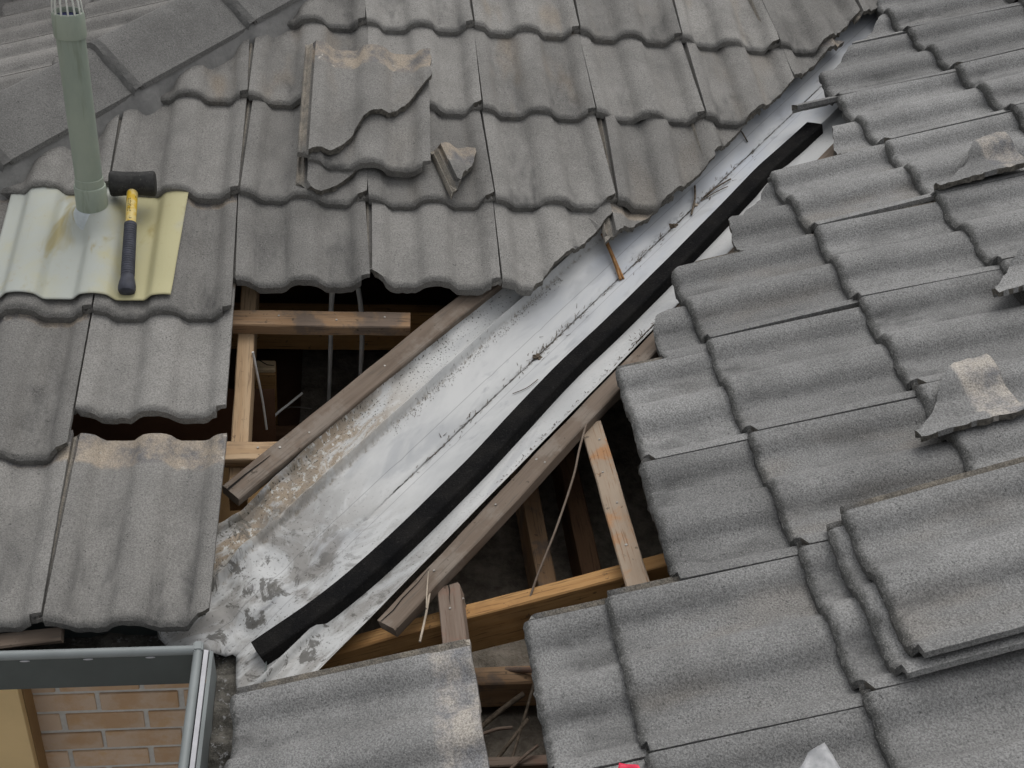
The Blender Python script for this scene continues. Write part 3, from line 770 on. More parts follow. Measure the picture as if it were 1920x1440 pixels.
me = mesh('valley_tray', V, [tuple(f) for f in rf], [M_TRAY, M_TRAYEDGE], 60, U)
if me.polygons[len(me.polygons) // 2].normal.z < 0: me.flip_normals()
tray = link('valley_tray', me); sm = tray.modifiers.new('solid', 'SOLIDIFY'); sm.thickness = .0012; sm.offset = -1; sm.material_offset_rim = 1
tag(tray, 'stained white metal valley tray running diagonally between the two tiled slopes', 'valley tray')

# ---- black foam strip in the valley ----------------------------------
path = [(.018, .028), (-.027, .116), (-.075, .189), (-.13, .257), (-.201, .341), (-.291, .431), (-.345, .489), (-.437, .576), (-.532, .664), (-.589, .722), (-.655, .799), (-.701, .85), (-.786, .938), (-.851, 1.007), (-.971, 1.129), (-1.116, 1.273), (-1.204, 1.36), (-1.252, 1.417), (-1.301, 1.476), (-1.364, 1.546)]
def catmull(pts, n):
    o = []
    for i in range(len(pts) - 1):
        p0, p1, p2, p3 = pts[max(0, i - 1)], pts[i], pts[i + 1], pts[min(len(pts) - 1, i + 2)]
        for j in range(n):
            k = j / n
            o.append(tuple(.5 * (2 * b_ + (c_ - a_) * k + (2 * a_ - 5 * b_ + 4 * c_ - d_) * k * k + (3 * b_ - a_ - 3 * c_ + d_) * k ** 3) for a_, b_, c_, d_ in zip(p0, p1, p2, p3)))
    o.append(tuple(pts[-1])); return o
for _ in range(1): path = [path[0]] + [tuple(.25 * a_ + .5 * b_ + .25 * c_ for a_, b_, c_ in zip(path[i - 1], path[i], path[i + 1])) for i in range(1, len(path) - 1)] + [path[-1]]
pp = catmull(path, 6); V, Fc = [], []; FW, FH, BV = .049, .030, .0025
sec = [(0 + BV, 0), (FW / 2, .0006), (FW - BV, 0), (FW, -BV), (FW, -FH / 2), (FW, -FH), (0, -FH), (0, -FH / 2), (0, -BV)]
for i, p in enumerate(pp):
    a, b2 = pp[max(0, i - 1)], pp[min(len(pp) - 1, i + 1)]; d = Vector((b2[0] - a[0], b2[1] - a[1])).normalized(); nn = Vector((-d.y, d.x)) * -1
    if nn.x + nn.y < 0: nn = -nn
    for (w_, h_) in sec:
        V.append(FB.P(p[0] + nn.x * w_, p[1] + nn.y * w_, -.064 + h_ + noise.noise((i * .13, 0, 3)) * .002))
m = len(sec)
for i in range(len(pp) - 1):
    for j in range(m): a = i * m + j; b2 = i * m + (j + 1) % m; Fc.append((a, b2, b2 + m, a + m))
Fc.append(tuple(reversed(range(m)))); Fc.append(tuple(range((len(pp) - 1) * m, len(pp) * m)))
bm = bmesh.new(); mm = bpy.data.meshes.new('x'); mm.from_pydata([tuple(v) for v in V], [], Fc); bm.from_mesh(mm)
foam = link('foam_strip', bm_mesh('foam_strip', bm, [M_FOAM], 35)); tag(foam, 'long black foam seal strip lying curved along the white valley tray', 'foam strip')

# ---- gutters ------------------------------------------------------------
RXE, RYE, RZ0 = -.042, -.046, -.030
def sweep(name, sec, a, b2, axis, mat, closed=True, smooth=40):
    """sec in (out, up); axis 'x': along X with out = -Y; axis 'y': along Y with out = -X"""
    V, Fc = [], []; n = 14; m = len(sec)
    for i in range(n + 1):
        k = a + (b2 - a) * i / n
        for (o_, z_) in sec: V.append((k, o_, z_) if axis == 'x' else (o_, k, z_))
    for i in range(n):
        for j in range(m if closed else m - 1): p = i * m + j; q = i * m + (j + 1) % m; Fc.append((p, q, q + m, p + m))
    if closed: Fc.append(tuple(range(m))); Fc.append(tuple(reversed(range(n * m, n * m + m))))
    bm = bmesh.new(); mm = bpy.data.meshes.new('x'); mm.from_pydata(V, [], Fc); bm.from_mesh(mm)
    return bm_mesh(name, bm, [mat], smooth)
def gutter(name, axis, a, b2, off, label, sealant):
    root = empty(name, ((a + b2) / 2 if axis == 'x' else off, off if axis == 'x' else (a + b2) / 2, RZ0)); tag(root, label, 'gutter')
    IM = Matrix.Translation(-root.location)
    bead = [(off + .0085 * cos(k * pi / 6), RZ0 - .009 + .009 * sin(k * pi / 6)) for k in range(12)]
    link('rim_bead', sweep('rim_bead', bead, a, b2, axis, M_GUTTER), root, IM)
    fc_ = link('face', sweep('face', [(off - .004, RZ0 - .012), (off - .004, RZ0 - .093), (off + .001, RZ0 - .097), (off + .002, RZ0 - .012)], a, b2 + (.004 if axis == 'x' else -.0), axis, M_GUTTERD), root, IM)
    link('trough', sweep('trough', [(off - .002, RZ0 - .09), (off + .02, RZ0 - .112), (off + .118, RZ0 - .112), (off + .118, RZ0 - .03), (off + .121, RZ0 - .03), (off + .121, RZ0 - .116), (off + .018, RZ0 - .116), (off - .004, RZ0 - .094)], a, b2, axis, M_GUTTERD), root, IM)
    return root, IM, fc_
ga, IM, gface = gutter('gutter', 'x', -2.4, RXE, RYE, 'grey green eave gutter running below the left slope', False)
ga_slots = []
for x in (-.34, -.233, -.126):
    bm = bmesh.new(); bmesh.ops.create_uvsphere(bm, u_segments=10, v_segments=6, radius=1, matrix=Matrix.Translation((x, RYE - .0045, RZ0 - .020)) @ Matrix.Diagonal((.009, .0012, .0022, 1)))
    link('slot', bm_mesh('slot', bm, [M_SEAL], 60), gface)
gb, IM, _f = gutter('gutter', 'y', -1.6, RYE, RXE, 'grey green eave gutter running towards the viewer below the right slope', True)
link('inner_lip', sweep('inner_lip', [(RXE + .0105, RZ0 - .004), (RXE + .018, RZ0 - .006), (RXE + .0185, RZ0 - .012), (RXE + .0105, RZ0 - .012)], -1.6, RYE - .004, 'y', M_SEAL), gb, IM)
link('corner_cap', boxm('corner_cap', RXE - .0092, RXE + .0085, RYE - .009, RYE + .014, RZ0 - .017, RZ0 + .0015, M_GUTTER, .003, 2), gb, IM)
link('inner_wall', sweep('inner_wall', [(RXE + .020, RZ0 - .008), (RXE + .026, RZ0 - .012), (RXE + .030, RZ0 - .11), (RXE + .022, RZ0 - .11)], -1.6, RYE - .002, 'y', M_GUTTER), gb, IM)
# silt lying in both gutters
def silt_mesh(x0, x1, y0, y1, nx, ny, zb, fn=None):
    V, Fc = [], []
    for i in range(nx + 1):
        for j in range(ny + 1):
            x, y = x0 + (x1 - x0) * i / nx, y0 + (y1 - y0) * j / ny
            z = zb + noise.noise((x * 22, y * 22, 0)) * .012 + noise.noise((x * 70, y * 70, 3)) * .005
            V.append((x, y, z))
    for i in range(nx):
        for j in range(ny): a = i * (ny + 1) + j; Fc.append((a, a + ny + 1, a + ny + 2, a + 1))
    return mesh('silt', V, Fc, [M_MUCK], 60)
si = link('gutter_silt', silt_mesh(-2.3, .075, RYE + .004, .074, 200, 12, -.122)); tag(si, 'grey black silt and lichen in the left gutter', 'silt', None, 'stuff')
si = link('gutter_silt', silt_mesh(-.0125, .075, -1.5, RYE + .003, 9, 130, -.112)); tag(si, 'pale flaking silt in the right gutter', 'silt', None, 'stuff')
fa = link('fascia_board', boxm('fascia_board', -2.6, .058, .0755, .095, -.20, -.13, M_DARKW)); tag(fa, 'dark fascia board behind the left gutter', 'fascia board')
fb = link('fascia_board', boxm('fascia_board', .0795, .10, -2.4, .0755, -.20, -.13, M_DARKW)); tag(fb, 'dark fascia board behind the right gutter', 'fascia board')
# tilting fillet glimpsed under the first left tile
beam('eave_batten', Vector((-.62, -.012, -.070)), Vector((-.288, .012, -.048)), (0, -.2, 1), .03, .012, M_GREYW, 'thin timber lath poking out below the lowest left tiles', 'lath')

# ---- things seen down inside the openings -----------------------------
def tube(name, pts, r, mat, seg=8, n=6, flat=1.):
    pts = [tuple(p) for p in pts]; pp = catmull(pts, n) if len(pts) > 2 else pts
    V, Fc = [], []; pv = [Vector(p) for p in pp]; up = Vector((.13, .2, 1)).normalized()
    for i, p in enumerate(pv):
        d = (pv[min(len(pv) - 1, i + 1)] - pv[max(0, i - 1)]).normalized(); a = d.cross(up).normalized(); b2 = a.cross(d)
        for j in range(seg): V.append(p + a * (cos(2 * pi * j / seg) * r) + b2 * (sin(2 * pi * j / seg) * r * flat))
    for i in range(len(pv) - 1):
        for j in range(seg): k = i * seg + j; q = i * seg + (j + 1) % seg; Fc.append((k, q, q + seg, k + seg))
    Fc.append(tuple(reversed(range(seg)))); Fc.append(tuple(range((len(pv) - 1) * seg, len(pv) * seg)))
    bm = bmesh.new(); mm = bpy.data.meshes.new('x'); mm.from_pydata([tuple(v) for v in V], [], Fc); bm.from_mesh(mm)
    return bm_mesh(name, bm, [mat], 60)
stub = empty('timber_stub', (.03, .895, -.29)); tag(stub, 'sawn off upright timber stub with a split top inside the left opening', 'timber stub')
SM = Matrix.Translation((-.03, -.895, .29))
link('post', boxm('post', .0035, .0545, .862, .905, -.29, -.065, M_PINE2, .002), stub, SM)
link('split_top', boxm('split_top', .004, .054, .864, .903, -.064, -.05, plain('pale_lit_pine', (.66, .50, .31), .8, 0, .15, 40, .3), .003), stub, SM)  # pale top, its colour brightened to stand for light falling on it
link('crack', mesh('crack', [(.012, .90, -.049), (.026, .885, -.049), (.034, .878, -.049), (.05, .876, -.049), (.05, .879, -.049), (.034, .882, -.049), (.027, .889, -.049), (.014, .902, -.049)], [(0, 1, 6, 7), (1, 2, 5, 6), (2, 3, 4, 5)], [M_BLACKGAP]), stub, SM)
beam('purlin', Vector((-.2, 1.12, -.03)), Vector((1.0, 1.13, -.03)), (0, 0, 1), .045, .12, M_PINE2, 'dark orange purlin across the back of the left opening', 'purlin')
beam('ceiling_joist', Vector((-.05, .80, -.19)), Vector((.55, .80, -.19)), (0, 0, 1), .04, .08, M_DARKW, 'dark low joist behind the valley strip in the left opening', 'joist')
def thing_mesh(name, me, label, cat, group=None, kind=None):
    o = link(name, me); return tag(o, label, cat, group, kind)
thing_mesh('electric_cable', tube('cable', [(.205, 1.07, .20), (.19, 1.03, .05), (.188, 1.00, -.06), (.185, .97, -.18), (.18, .95, -.29)], .0085, M_CABLE, flat=.6), 'straight grey electric cable hanging in the left opening', 'cable')
thing_mesh('electric_cable', tube('cable', [(.225, 1.08, .20), (.245, 1.06, .12), (.262, 1.03, .05), (.268, 1.0, -.04), (.265, .97, -.16), (.262, .95, -.29)], .009, M_CABLE, flat=.6), 'bowed grey electric cable hanging right of the straight one', 'cable')
thing_mesh('wire', tube('wire', [(0.0164, 0.6840, 0.1200), (0.0237, 0.6865, 0.0600), (0.0328, 0.6930, -0.0200), (0.0406, 0.6852, -0.1000)], .0028, M_CABLE), 'thin grey wire slanting beside the pale rafter', 'wire')
thing_mesh('wire', tube('wire', [(0.0341, 0.7162, -0.1400), (0.0402, 0.7322, -0.1200), (0.0626, 0.7483, -0.1000), (0.0933, 0.7783, -0.0900), (0.1208, 0.8044, -0.0800)], .003, M_CABLE), 'curved grey wire rising over the low joist', 'wire')
thing_mesh('wire', tube('wire', [(0.0590, 0.8128, -0.1400), (0.0979, 0.8150, -0.1300), (0.1436, 0.8085, -0.1300)], .0018, M_CABLED), 'fine dark wire looping behind the curved wire', 'wire')
# right opening: ceiling joists, dusty ceiling, bearers, fallen twigs
beam('ceiling_joist', Vector((.632, -.4, -.11)), Vector((.652, 1.1, -.11)), (0, 0, 1), .04, .10, M_BATTEN, 'pale upright joist behind the orange rafter in the right opening', 'joist')
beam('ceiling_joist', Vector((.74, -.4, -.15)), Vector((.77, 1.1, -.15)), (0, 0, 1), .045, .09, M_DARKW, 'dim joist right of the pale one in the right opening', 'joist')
beam('soffit_bearer', Vector((.10, -.045, -.135)), Vector((1.2, -.045, -.135)), (0, 0, 1), .042, .07, M_BATTEN, 'brown bearer visible in the gap between two lower right tiles', 'bearer')
beam('soffit_bearer', Vector((.10, -.215, -.17)), Vector((1.2, -.215, -.17)), (0, 0, 1), .022, .03, M_GREYP, 'pale thin bearer low in the gap between two lower right tiles', 'bearer')
du = link('void_dust', silt_mesh(.11, 1.35, -.9, 1.4, 60, 110, -.235)); du.data.materials[0] = M_DUST; tag(du, 'dark dust and rubble lying on the ceiling inside the right opening', 'dust', None, 'stuff')
du = link('void_dust', silt_mesh(.42, .62, -.03, .12, 24, 20, -.16)); du.data.materials[0] = M_DUST; tag(du, 'dusty clump of insulation behind the brown bearer', 'dust', None, 'stuff')
thing_mesh('wire', tube('wire', [FB.P(-.335, .732, -.062), FB.P(-.25, .705, -.05), FB.P(-.173, .678, -.052), FB.P(-.071, .622, -.075), FB.P(.0, .57, -.105), FB.P(.04, .54, -.13)], .0022, M_GREYW), 'rusty brown wire hanging from the right valley strip', 'wire')
tw = [((.47, -.02, -.16), (.60, -.06, -.11), .006), ((.46, -.13, -.2), (.56, -.08, -.15), .0055), ((.50, -.26, -.2), (.60, -.02, -.10), .003), ((.46, -.24, -.2), (.56, -.14, -.15), .004), ((.46, -.16, -.17), (.53, -.15, -.16), .0035), ((.50, -.25, -.17), (.57, -.2, -.15), .003)]
lw = ['thick pale stick under the gap between lower right tiles', 'short dark stick left in the lower right gap', 'long dark stem leaning in the lower right gap', 'slanted dark stick crossing the pale bearer', 'small stick lying on the pale bearer', 'fine stick near the bottom of the lower right gap']
for (a, b2, r_), lb in zip(tw, lw):
    m_ = ((a[0] + b2[0]) / 2 + .004, (a[1] + b2[1]) / 2 + .006, (a[2] + b2[2]) / 2)
    thing_mesh('stick', tube('stick', [a, m_, b2], r_, M_TWIGD if 'dark' in lb else M_GREYP, 7), lb, 'stick')
thing_mesh('straw', tube('straw', [FB.P(.0, .372, -.07), FB.P(.05, .36, -.075), FB.P(.12, .345, -.07)], .0022, M_STRAW), 'thin straw stems beside the grey brown batten stub', 'straw')
thing_mesh('straw', tube('straw', [FB.P(-.03, .375, -.055), FB.P(.012, .366, -.066), FB.P(.045, .362, -.07)], .0014, M_STRAW), 'fine straw bent over the end of the right strip', 'straw')

# ---- litter on the tray -------------------------------------------------
P_ = lambda S, W, dh=.0: tray_point(S, W) + Vector((0, 0, dh))
rg = random.Random(5); V, Fc = [], []
def add_sliver(p, q, r_):
    d = (q - p).normalized(); a = d.cross(Vector((0, 0, 1))).normalized() * r_; b2 = Vector((0, 0, r_)); k = len(V)
    V.extend([p - a, p + b2, p + a, q - a * .5, q + b2 * .5, q + a * .5]); Fc.extend([(k, k + 1, k + 4, k + 3), (k + 1, k + 2, k + 5, k + 4), (k + 2, k, k + 3, k + 5)])
for i in range(300):
    cl = rg.choice([.62, .9, .97, 1.0, 1.03, 1.34, 1.4, 1.43, 1.63, 1.68, 1.72]); Sx = rg.gauss(cl, .05) if rg.random() < .65 else rg.uniform(.5, 1.95)
    Wx = rg.gauss(0, .0035) if rg.random() < .7 else rg.gauss(.004, .014); a = rg.gauss(0, .6); L = rg.uniform(.003, .013)
    add_sliver(P_(Sx, Wx, .001), P_(Sx + L * cos(a), Wx + L * sin(a), .003), rg.uniform(.0004, .001))
for i in range(420):
    Sx = rg.uniform(.55, 1.15); Wx = rg.gauss(-.102, .006); a = rg.uniform(0, 6); L = rg.uniform(.001, .004)
    add_sliver(P_(Sx, Wx, .001), P_(Sx + L * cos(a), Wx + L * sin(a), .0015), rg.uniform(.0003, .0008))
for i in range(110):
    Sx = rg.uniform(.55, 1.1); Wx = .192 - abs(rg.gauss(0, .006)); a = rg.uniform(0, 6); L = rg.uniform(.002, .007)
    add_sliver(P_(Sx, Wx, .001), P_(Sx + L * cos(a), Wx + L * sin(a), .002), rg.uniform(.0004, .001))
for i in range(140):
    Sx = rg.gauss(1.07, .03); Wx = .196 + rg.gauss(.01, .012); a = rg.uniform(0, 6); L = rg.uniform(.003, .012)
    add_sliver(P_(Sx, min(.2, Wx), .004), P_(Sx + L * cos(a), min(.2, Wx + L * sin(a)), .008), rg.uniform(.0006, .0014))
lit = link('leaf_litter', mesh('leaf_litter', V, Fc, [M_TWIGD])); tag(lit, 'dark leaf litter and needles caught along the fold of the valley tray', 'leaf litter', None, 'stuff')
def twig(name, a, b2, bend, r_, mat, label):
    p, q = P_(*a), P_(*b2); mid = (p + q) / 2 + Vector(bend)
    thing_mesh(name, tube(name, [p, mid, q], r_, mat, 7), label, 'twig')
def swpx(u, v): x, y = u, v * c + .07 * s; return sw(x, y)
a = swpx(.863, 1.048); b2 = swpx(.89, .902)
p, q = P_(a[0], a[1], .014), P_(b2[0], b2[1], .004)
spl = empty('wood_splinter', q); tag(spl, 'pale brown split wood splinter leaning from the tile edge onto the tray', 'wood splinter')
link('sliver', tube('sliver', [p, (p + q) / 2 + Vector((.002, 0, .001)), q], .0042, M_TWIG, 6), spl, Matrix.Translation(-q))
link('sliver', tube('sliver', [p + Vector((.004, .002, 0)), (p + q) / 2 + Vector((.006, 0, 0)), q + Vector((.008, .003, 0))], .0028, M_TWIG, 6), spl, Matrix.Translation(-q))
a = swpx(1.141, 1.238); b2 = swpx(1.11, 1.126); twig('twig', (a[0], a[1], .006), (b2[0], b2[1], .004), (.004, 0, .004), .0028, M_TWIGD, 'dark brown twig lying across the fold halfway up the tray')
twig('twig', (1.64, .0, .003), (1.735, .022, .006), (0, 0, .004), .0022, M_TWIGD, 'thin forked twig along the fold high on the tray')
twig('twig', (1.62, .004, .003), (1.70, .034, .005), (0, 0, .003), .0014, M_TWIGD, 'fine twig beside the forked one high on the tray')
twig('twig', (1.93, -.072, .004), (1.905, -.028, .004), (0, 0, .002), .002, M_TWIGD, 'short dark twig across the tray near the top tiles')
twig('twig', (.80, .035, .003), (.86, .058, .004), (.003, -.006, .001), .0009, M_TWIGD, 'hair thin curved stem beside the foam strip')
twig('twig', (1.56, .165, .006), (1.63, .19, .012), (0, 0, .006), .0025, M_TWIG, 'orange brown stem poking out from under the right tiles')
bm = bmesh.new(); bmesh.ops.create_icosphere(bm, subdivisions=2, radius=.006, matrix=Matrix.Translation(P_(1.60, .0, .004)) @ Matrix.Diagonal((1.4, 1, .7, 1)))
for v_ in bm.verts: v_.co += Vector((noise.noise(v_.co * 300),) * 3) * .001
thing_mesh('pebble', bm_mesh('pebble', bm, [M_STRAW], 60), 'small tan pebble resting on the fold of the tray', 'pebble')
for Sx, Wx, lb in ((.93, .004, 'dark clump of debris stuck on the fold mid tray'), (1.50, -.001, 'small dark clump on the upper fold of the tray')):
    bm = bmesh.new(); bmesh.ops.create_icosphere(bm, subdivisions=3, radius=.0075, matrix=Matrix.Translation(P_(Sx, Wx, .003)) @ Matrix.Diagonal((1.2, 1.2, .7, 1)))
    for v_ in bm.verts: v_.co += (v_.co - P_(Sx, Wx, .003)) * noise.noise(v_.co * 220) * .9
    thing_mesh('debris_clump', bm_mesh('debris_clump', bm, [M_TWIGD]), lb, 'debris')

# ---- vent pipe with its flashing ---------------------------------------
BX, BY = -.3487, .9504
vent = empty('vent_pipe', (BX, BY, .30)); tag(vent, 'tall green painted plastic vent pipe with a wire cage top', 'vent pipe')
def lathe(name, prof_, mat, seg=40, smooth=40):
    V, Fc = [], []; m = len(prof_)
    for i in range(seg):
        a = 2 * pi * i / seg
        for (r_, z_) in prof_: V.append((r_ * cos(a), r_ * sin(a), z_))
    for i in range(seg):
        for j in range(m - 1): p = i * m + j; q = ((i + 1) % seg) * m + j; Fc.append((p, q, q + 1, p + 1))
    return mesh(name, V, Fc, [mat], smooth)
z0 = .30
link('pipe', lathe('pipe', [(.0295, .0), (.0295, .455), (.0265, .455), (.0265, .2)], M_PIPE), vent)
link('lower_collar', lathe('lower_collar', [(.0295, .018), (.0342, .019), (.0348, .022), (.0348, .088), (.0335, .0905), (.0315, .091), (.0305, .109), (.0295, .11)], M_PIPE), vent)
tc = link('top_collar', lathe('top_collar', [(.0296, .428), (.0325, .429), (.033, .432), (.033, .474), (.0315, .480), (.028, .481), (.027, .478), (.027, .45)], M_PIPE), vent)
link('opening', lathe('opening', [(.0001, .470), (.0272, .470)], M_BLUE), tc)  # dark blue disc, coloured to stand for the shade inside the pipe
for i in range(14):
    a = 2 * pi * i / 14; f = lambda r_, z_: (r_ * cos(a), r_ * sin(a), z_)
    link('cage_wire', tube('cage_wire', [f(.030, .478), f(.028, .50), f(.022, .53), f(.012, .55), f(.001, .555)], .002, M_WIRE, 6, 4), tc)
sheet = empty('flashing_sheet', (BX, BY, .28)); tag(sheet, 'yellow green painted flashing sheet wrapped over the tiles round the vent pipe', 'flashing')
V, Fc, U = [], [], []; nu, nv = 96, 56
for i in range(nu + 1):
    for j in range(nv + 1):
        fu, fv = i / nu, j / nv
        v_ = .752 + fv * .375; uR = -.155 + .012 * fv; uL = -.545; u_ = uL + (uR - uL) * fu
        x = (u_ - (XA - .6)) % .3; yl = v_ - RA[2]
        h = bump_roll(x) - RH - TILT * yl + .0045
        e = max(0, 1 - fv / .12); h += .003 * e
        h = h * .9 + .0035 + noise.noise((u_ * 12, v_ * 12, 3)) * .0015
        d = math.hypot(u_ + .349, (v_ - 1.0) * .97)
        if d < .085: k = (.5 + .5 * cos(pi * d / .085)); h = h * (1 - k) + (.012) * k + .012 * k
        V.append(FA.P(u_, v_, h) - sheet.location); U.append((u_ + .545, v_ - .75))
for i in range(nu):
    for j in range(nv): a = i * (nv + 1) + j; Fc.append((a, a + nv + 1, a + nv + 2, a + 1))
so = link('lead_sheet', mesh('lead_sheet', V, Fc, [M_SHEET], 60, U), sheet); sm = so.modifiers.new('solid', 'SOLIDIFY'); sm.thickness = .002; sm.offset = -1
link('sleeve', lathe('sleeve', [(.052, -.0), (.046, .014), (.0415, .024), (.0355, .033), (.0295, .036)], plain('pale_blue_sealant', (.45, .49, .50), .5, 0, .15, 30, .2)), sheet, Matrix.Translation((0, 0, .022)) )
thing_mesh('twig', tube('twig', [FA.P(-.318, .945, -.018), FA.P(-.31, .938, -.017), FA.P(-.302, .928, -.018)], .0018, M_TWIGD, 6), 'tiny twig on the flashing sheet between pipe and mallet', 'twig')

# ---- rubber mallet -------------------------------------------------------
hA, hB = FA.P(-.2625, 1.062, .029), FA.P(-.2505, .766, -.008)
mal = empty('rubber_mallet', hA); tag(mal, 'rubber mallet with black head, yellow shaft and dark ribbed grip', 'mallet')
ax = (hB - hA).normalized(); L = (hB - hA).length
side = (FA.u - ax * FA.u.dot(ax)).normalized(); upm = side.cross(ax); upm = upm if upm.z > 0 else -upm
HM = Matrix((side, upm.cross(side) * -1, upm)).transposed()          # local: x = head axis, y ~ along the handle, z = up
def revolve(name, pr, mat, axis_pts, smooth=45, seg=28, sq=1.):
    V, Fc = [], []; m = len(pr); o_, d_, a_, b_ = axis_pts
    for i in range(seg):
        an = 2 * pi * i / seg
        for (k, r_) in pr: V.append(o_ + d_ * k + a_ * (cos(an) * r_) + b_ * (sin(an) * r_ * sq))
    for i in range(seg):
        for j in range(m - 1): p = i * m + j; q = ((i + 1) % seg) * m + j; Fc.append((p, q, q + 1, p + 1))
    bm = bmesh.new(); mm = bpy.data.meshes.new('x'); mm.from_pydata([tuple(v) for v in V], [], Fc); bm.from_mesh(mm)
    return bm_mesh(name, bm, [mat], smooth)
Z = Vector((0, 0, 0))
link('head', revolve('head', [(-.050, .0), (-.050, .026), (-.048, .0285), (-.044, .0292), (-.03, .0282), (-.02, .0272), (.02, .0272), (.03, .0282), (.044, .0292), (.048, .0285), (.050, .026), (.050, 0)], M_RUBBER, (Z, side, ax, upm)), mal)
shaft = []
def yellow():
    b = NB('chipped_yellow_paint'); v = b.coords(); n = b.noise(v, 70, 5, .7)
    col = b.mix(b.ramp(b.noise(v, 45, 4, .6), .4, .6), (.62, .40, .03), (.66, .53, .22))
    return b.done(b.mix(b.ramp(n, .62, .68), col, (.06, .05, .03)), .5)
link('shaft', revolve('shaft', [(.02, .0125), (.05, .0122), (.11, .0113), (.122, .0113)], yellow(), (Z, ax, side, upm)), mal)
gp = [(.112, .012), (.114, .0138)]
for i in range(22):
    k = .118 + i * .0062; r0 = .0138 + .0012 * i / 22
    gp += [(k, r0), (k + .004, r0), (k + .0046, r0 - .0008), (k + .0056, r0 - .0008)]
gp += [(.262, .0152), (.272, .0172), (.282, .0188), (.29, .0188), (.296, .0165), (.299, .009), (.3, 0)]
link('grip', revolve('grip', gp, M_GRIP, (Z, ax, side, upm), 40), mal)
# worn print on the yellow shaft (no longer legible), read along the handle
V, Fc = [], []
rg2 = random.Random(3)
for i in range(6):
    k = .052 + i * .0062
    for (da, dl, wa, wl) in ((-.0035, 0, .0012, .0042), (.0008 if i % 2 else -.0012, .0012 * (i % 3), .0034, .0013), (.001, -.0014, .0012, .0022)):
        a0 = -.003 + da; pts4 = [(a0, k + dl - wl / 2), (a0 + wa, k + dl - wl / 2), (a0 + wa, k + dl + wl / 2), (a0, k + dl + wl / 2)]; n0 = len(V)
        for (aa, kk) in pts4: V.append(ax * kk + side * aa + upm * (sqrt(.0121 ** 2 - aa * aa) + .0004))
        Fc.append((n0, n0 + 1, n0 + 2, n0 + 3))
link('worn_print', mesh('worn_print', V, Fc, [M_BLACKGAP]), mal)
bm = bmesh.new()   # moulded oval mark on the head
for i in range(28):
    a0, a1 = 2 * pi * i / 28, 2 * pi * (i + 1) / 28
    q = [bm.verts.new(side * (r_ * cos(a_) * 1.0) + (upm * cos(.55) - ax * sin(.55)) * .0276 + (ax * cos(.55) + upm * sin(.55)) * (r_ * .42 * sin(a_))) for a_, r_ in ((a0, .0135), (a1, .0135), (a1, .0148), (a0, .0148))]
    bm.faces.new(q)
link('moulded_oval', bm_mesh('moulded_oval', bm, [plain('worn_rubber', (.075, .075, .075), .8)]), mal)

# ---- broken tiles lying on slope A ---------------------------------------
def loose(name, F, poly, mat, u, v, h, tilt, yaw, label, cat, seed, jag=.0022, roll=0., group=None, sx=1.):
    me = tile_mesh(name, poly, mat, jag, seed)
    o = link(name, me, None, F.mat(u, v, h, tilt, yaw, roll) @ Matrix.Diagonal((sx, 1, 1, 1))); tag(o, label, cat, group); return o
frac = [(.000, -.004 + .012), (.03, .028), (.05, .036), (.076, .056), (.095, .08), (.118, .125), (.135, .15), (.152, .164), (.181, .171), (.21, .192), (.236, .222), (.265, .262), (.297, .308)]
up_poly = [(-.028, .012), (-.002, .006)] + frac + [(.297, TL), (-.028, TL)]
loose('broken_tile', FA, up_poly, M_TILE_A, .134, 1.160, .056, .0, -.03, 'upper half of a snapped tile with a cream unpainted head, topmost on the left slope', 'broken tile', 201, .002)
lo_poly = [(.0, 0.), (TW - .024, 0.), (TW - .024, .010), (TW - .0045, .011), (TW - .0045, .315), (.262, .30), (.0, .18)]
loose('broken_tile', FA, lo_poly, M_TILE_A, .132, 1.166, .034, .0, -.03, 'lower half of a snapped tile with its nose edge under the cream headed piece', 'broken tile', 202, .002)
cor = [(-.028, .045), (-.012, .035), (.02, .018), (.034, .022), (.05, .044), (.075, .062), (.10, .09), (.13, .12), (.16, .2), (-.028, .25)]
loose('broken_tile', FA, cor, M_TILE_A, .130, 1.062, .015, -.02, -.03, 'channel edged tile corner sticking out below the snapped tile pile', 'broken tile', 203, .002)
fr = [(-.028, .40), (.0, .408), (.0136, .4108), (.035, .402), (.061, .4055), (.0923, .3987), (.0905, .385), (.0835, .3751), (.072, .352), (.06, .335), (.045, .325), (.0228, .2979), (.0, .265), (-.0275, .2385)]
loose('tile_fragment', FA, fr, M_TILE_A, .5693, .8543, .024, .004, .28, 'small cream topped triangular tile fragment with a ribbed edge on the left slope', 'tile fragment', 204, .0018)
# ---- loose tiles and fragments on slope B ---------------------------------
loose('loose_tile', FB, FULL, M_TILE_B, .197, 1.060, .024, -.008, .0, 'whole tile lying second in the loose pile on the right slope', 'roof tile', 301, .001, 0, None, 1.02)
loose('loose_tile', FB, FULL, M_TILE_B, .188, 1.088, .047, -.008, .004, 'whole tile with a cream side rib on top of the loose pile', 'roof tile', 302, .001, 0, None, 1.02)
def bpoly(pts, u0, v0): return [(u - u0, v - v0) for u, v in pts]
F1 = bpoly([(.012, 1.279), (.042, 1.279), (.042, 1.478), (-.003, 1.478), (-.075, 1.478), (-.135, 1.48), (-.15, 1.455), (-.14, 1.425), (-.117, 1.402), (-.06, 1.352), (-.028, 1.324), (.0, 1.293)], -.255, 1.06)
loose('tile_fragment', FB, F1, M_TILE_B, -.255, 1.06, .020, .0, .02, 'triangular fragment with cream head beside the pile on the right slope', 'tile fragment', 303, .0022)
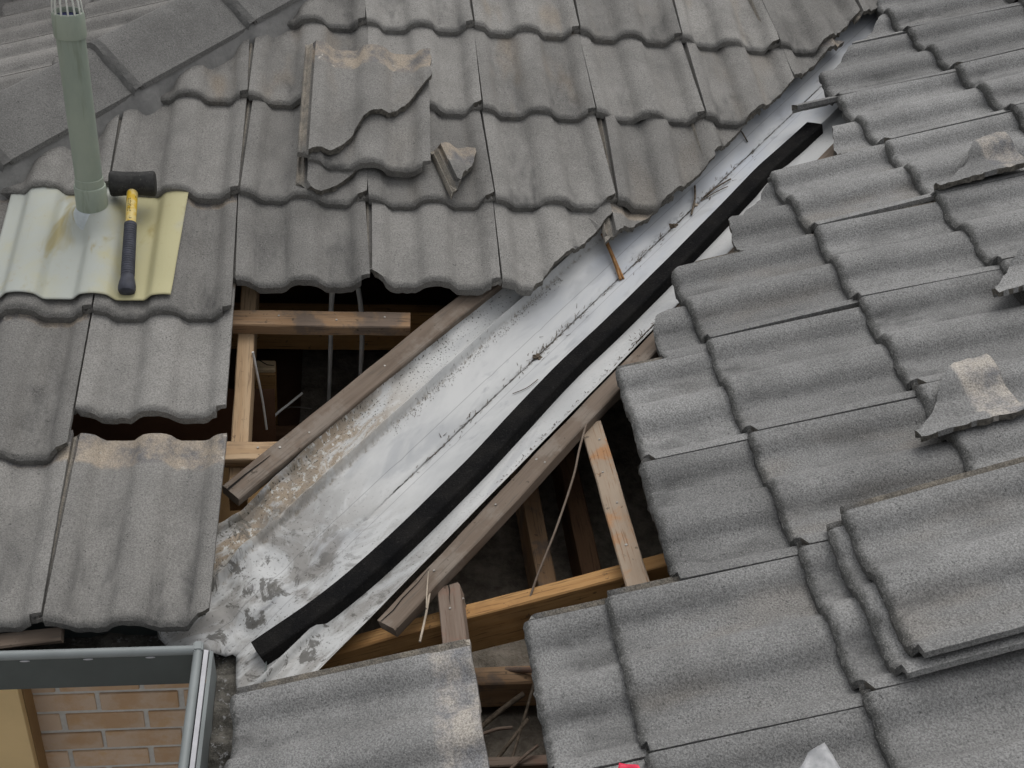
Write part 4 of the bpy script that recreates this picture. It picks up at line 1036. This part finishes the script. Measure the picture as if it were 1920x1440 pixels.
F2 = bpoly([(-.765, 1.646), (-.729, 1.646), (-.729, 1.874), (-.80, 1.874), (-.885, 1.874), (-.90, 1.86), (-.885, 1.804), (-.855, 1.775), (-.831, 1.756), (-.79, 1.70), (-.772, 1.672)], -1.026, 1.455)
loose('tile_fragment', FB, F2, M_TILE_B, -1.026, 1.455, .020, .0, .02, 'cream headed fragment high on the right slope at the photo edge', 'tile fragment', 304, .0022)
F3 = bpoly([(-.318, 1.572), (-.287, 1.572), (-.287, 1.79), (-.40, 1.79), (-.45, 1.74), (-.42, 1.69), (-.39, 1.645), (-.345, 1.60)], -.584, 1.37)
loose('tile_fragment', FB, F3, M_TILE_B, -.584, 1.37, .024, .0, .02, 'grey fragment between the other two on the right slope', 'tile fragment', 305, .0022)
# plastic film and a red tag at the bottom edge
def film(name, pts, mat, label, cat, hh=.012, seed=1):
    cx_ = sum(p[0] for p in pts) / len(pts); cy_ = sum(p[1] for p in pts) / len(pts); V, Fc = [], []; n = len(pts); rings = 6
    for k in range(rings + 1):
        f = k / rings
        for (u_, v_) in pts:
            uu, vv = cx_ + (u_ - cx_) * f, cy_ + (v_ - cy_) * f
            V.append(FB.P(uu, vv, -.012 + hh * (1 - f * .3) + noise.noise((uu * 38, vv * 38, seed)) * hh * .9))
    for k in range(rings):
        for i in range(n): a = k * n + i; b2 = k * n + (i + 1) % n; Fc.append((a, b2, b2 + n, a + n))
    o = link(name, mesh(name, V, Fc, [mat], 50)); o.modifiers.new('solid', 'SOLIDIFY').thickness = .0006; tag(o, label, cat); return o
def dense(pts, k=5):
    o = []
    for i, p in enumerate(pts):
        q = pts[(i + 1) % len(pts)]
        for j in range(k): o.append((p[0] + (q[0] - p[0]) * j / k, p[1] + (q[1] - p[1]) * j / k))
    return o
film('plastic_film', dense([(.60, .862), (.578, .888), (.562, .902), (.551, .929), (.61, .938), (.68, .95), (.70, .87)]), M_PLASTIC, 'crumpled clear plastic film at the bottom edge of the right slope', 'plastic film', .006, 1)
film('red_tag', dense([(.532, .632), (.508, .642), (.520, .668), (.57, .68), (.58, .64)]), M_RED, 'bright red plastic tag just showing at the bottom edge', 'tag', .014, 7)
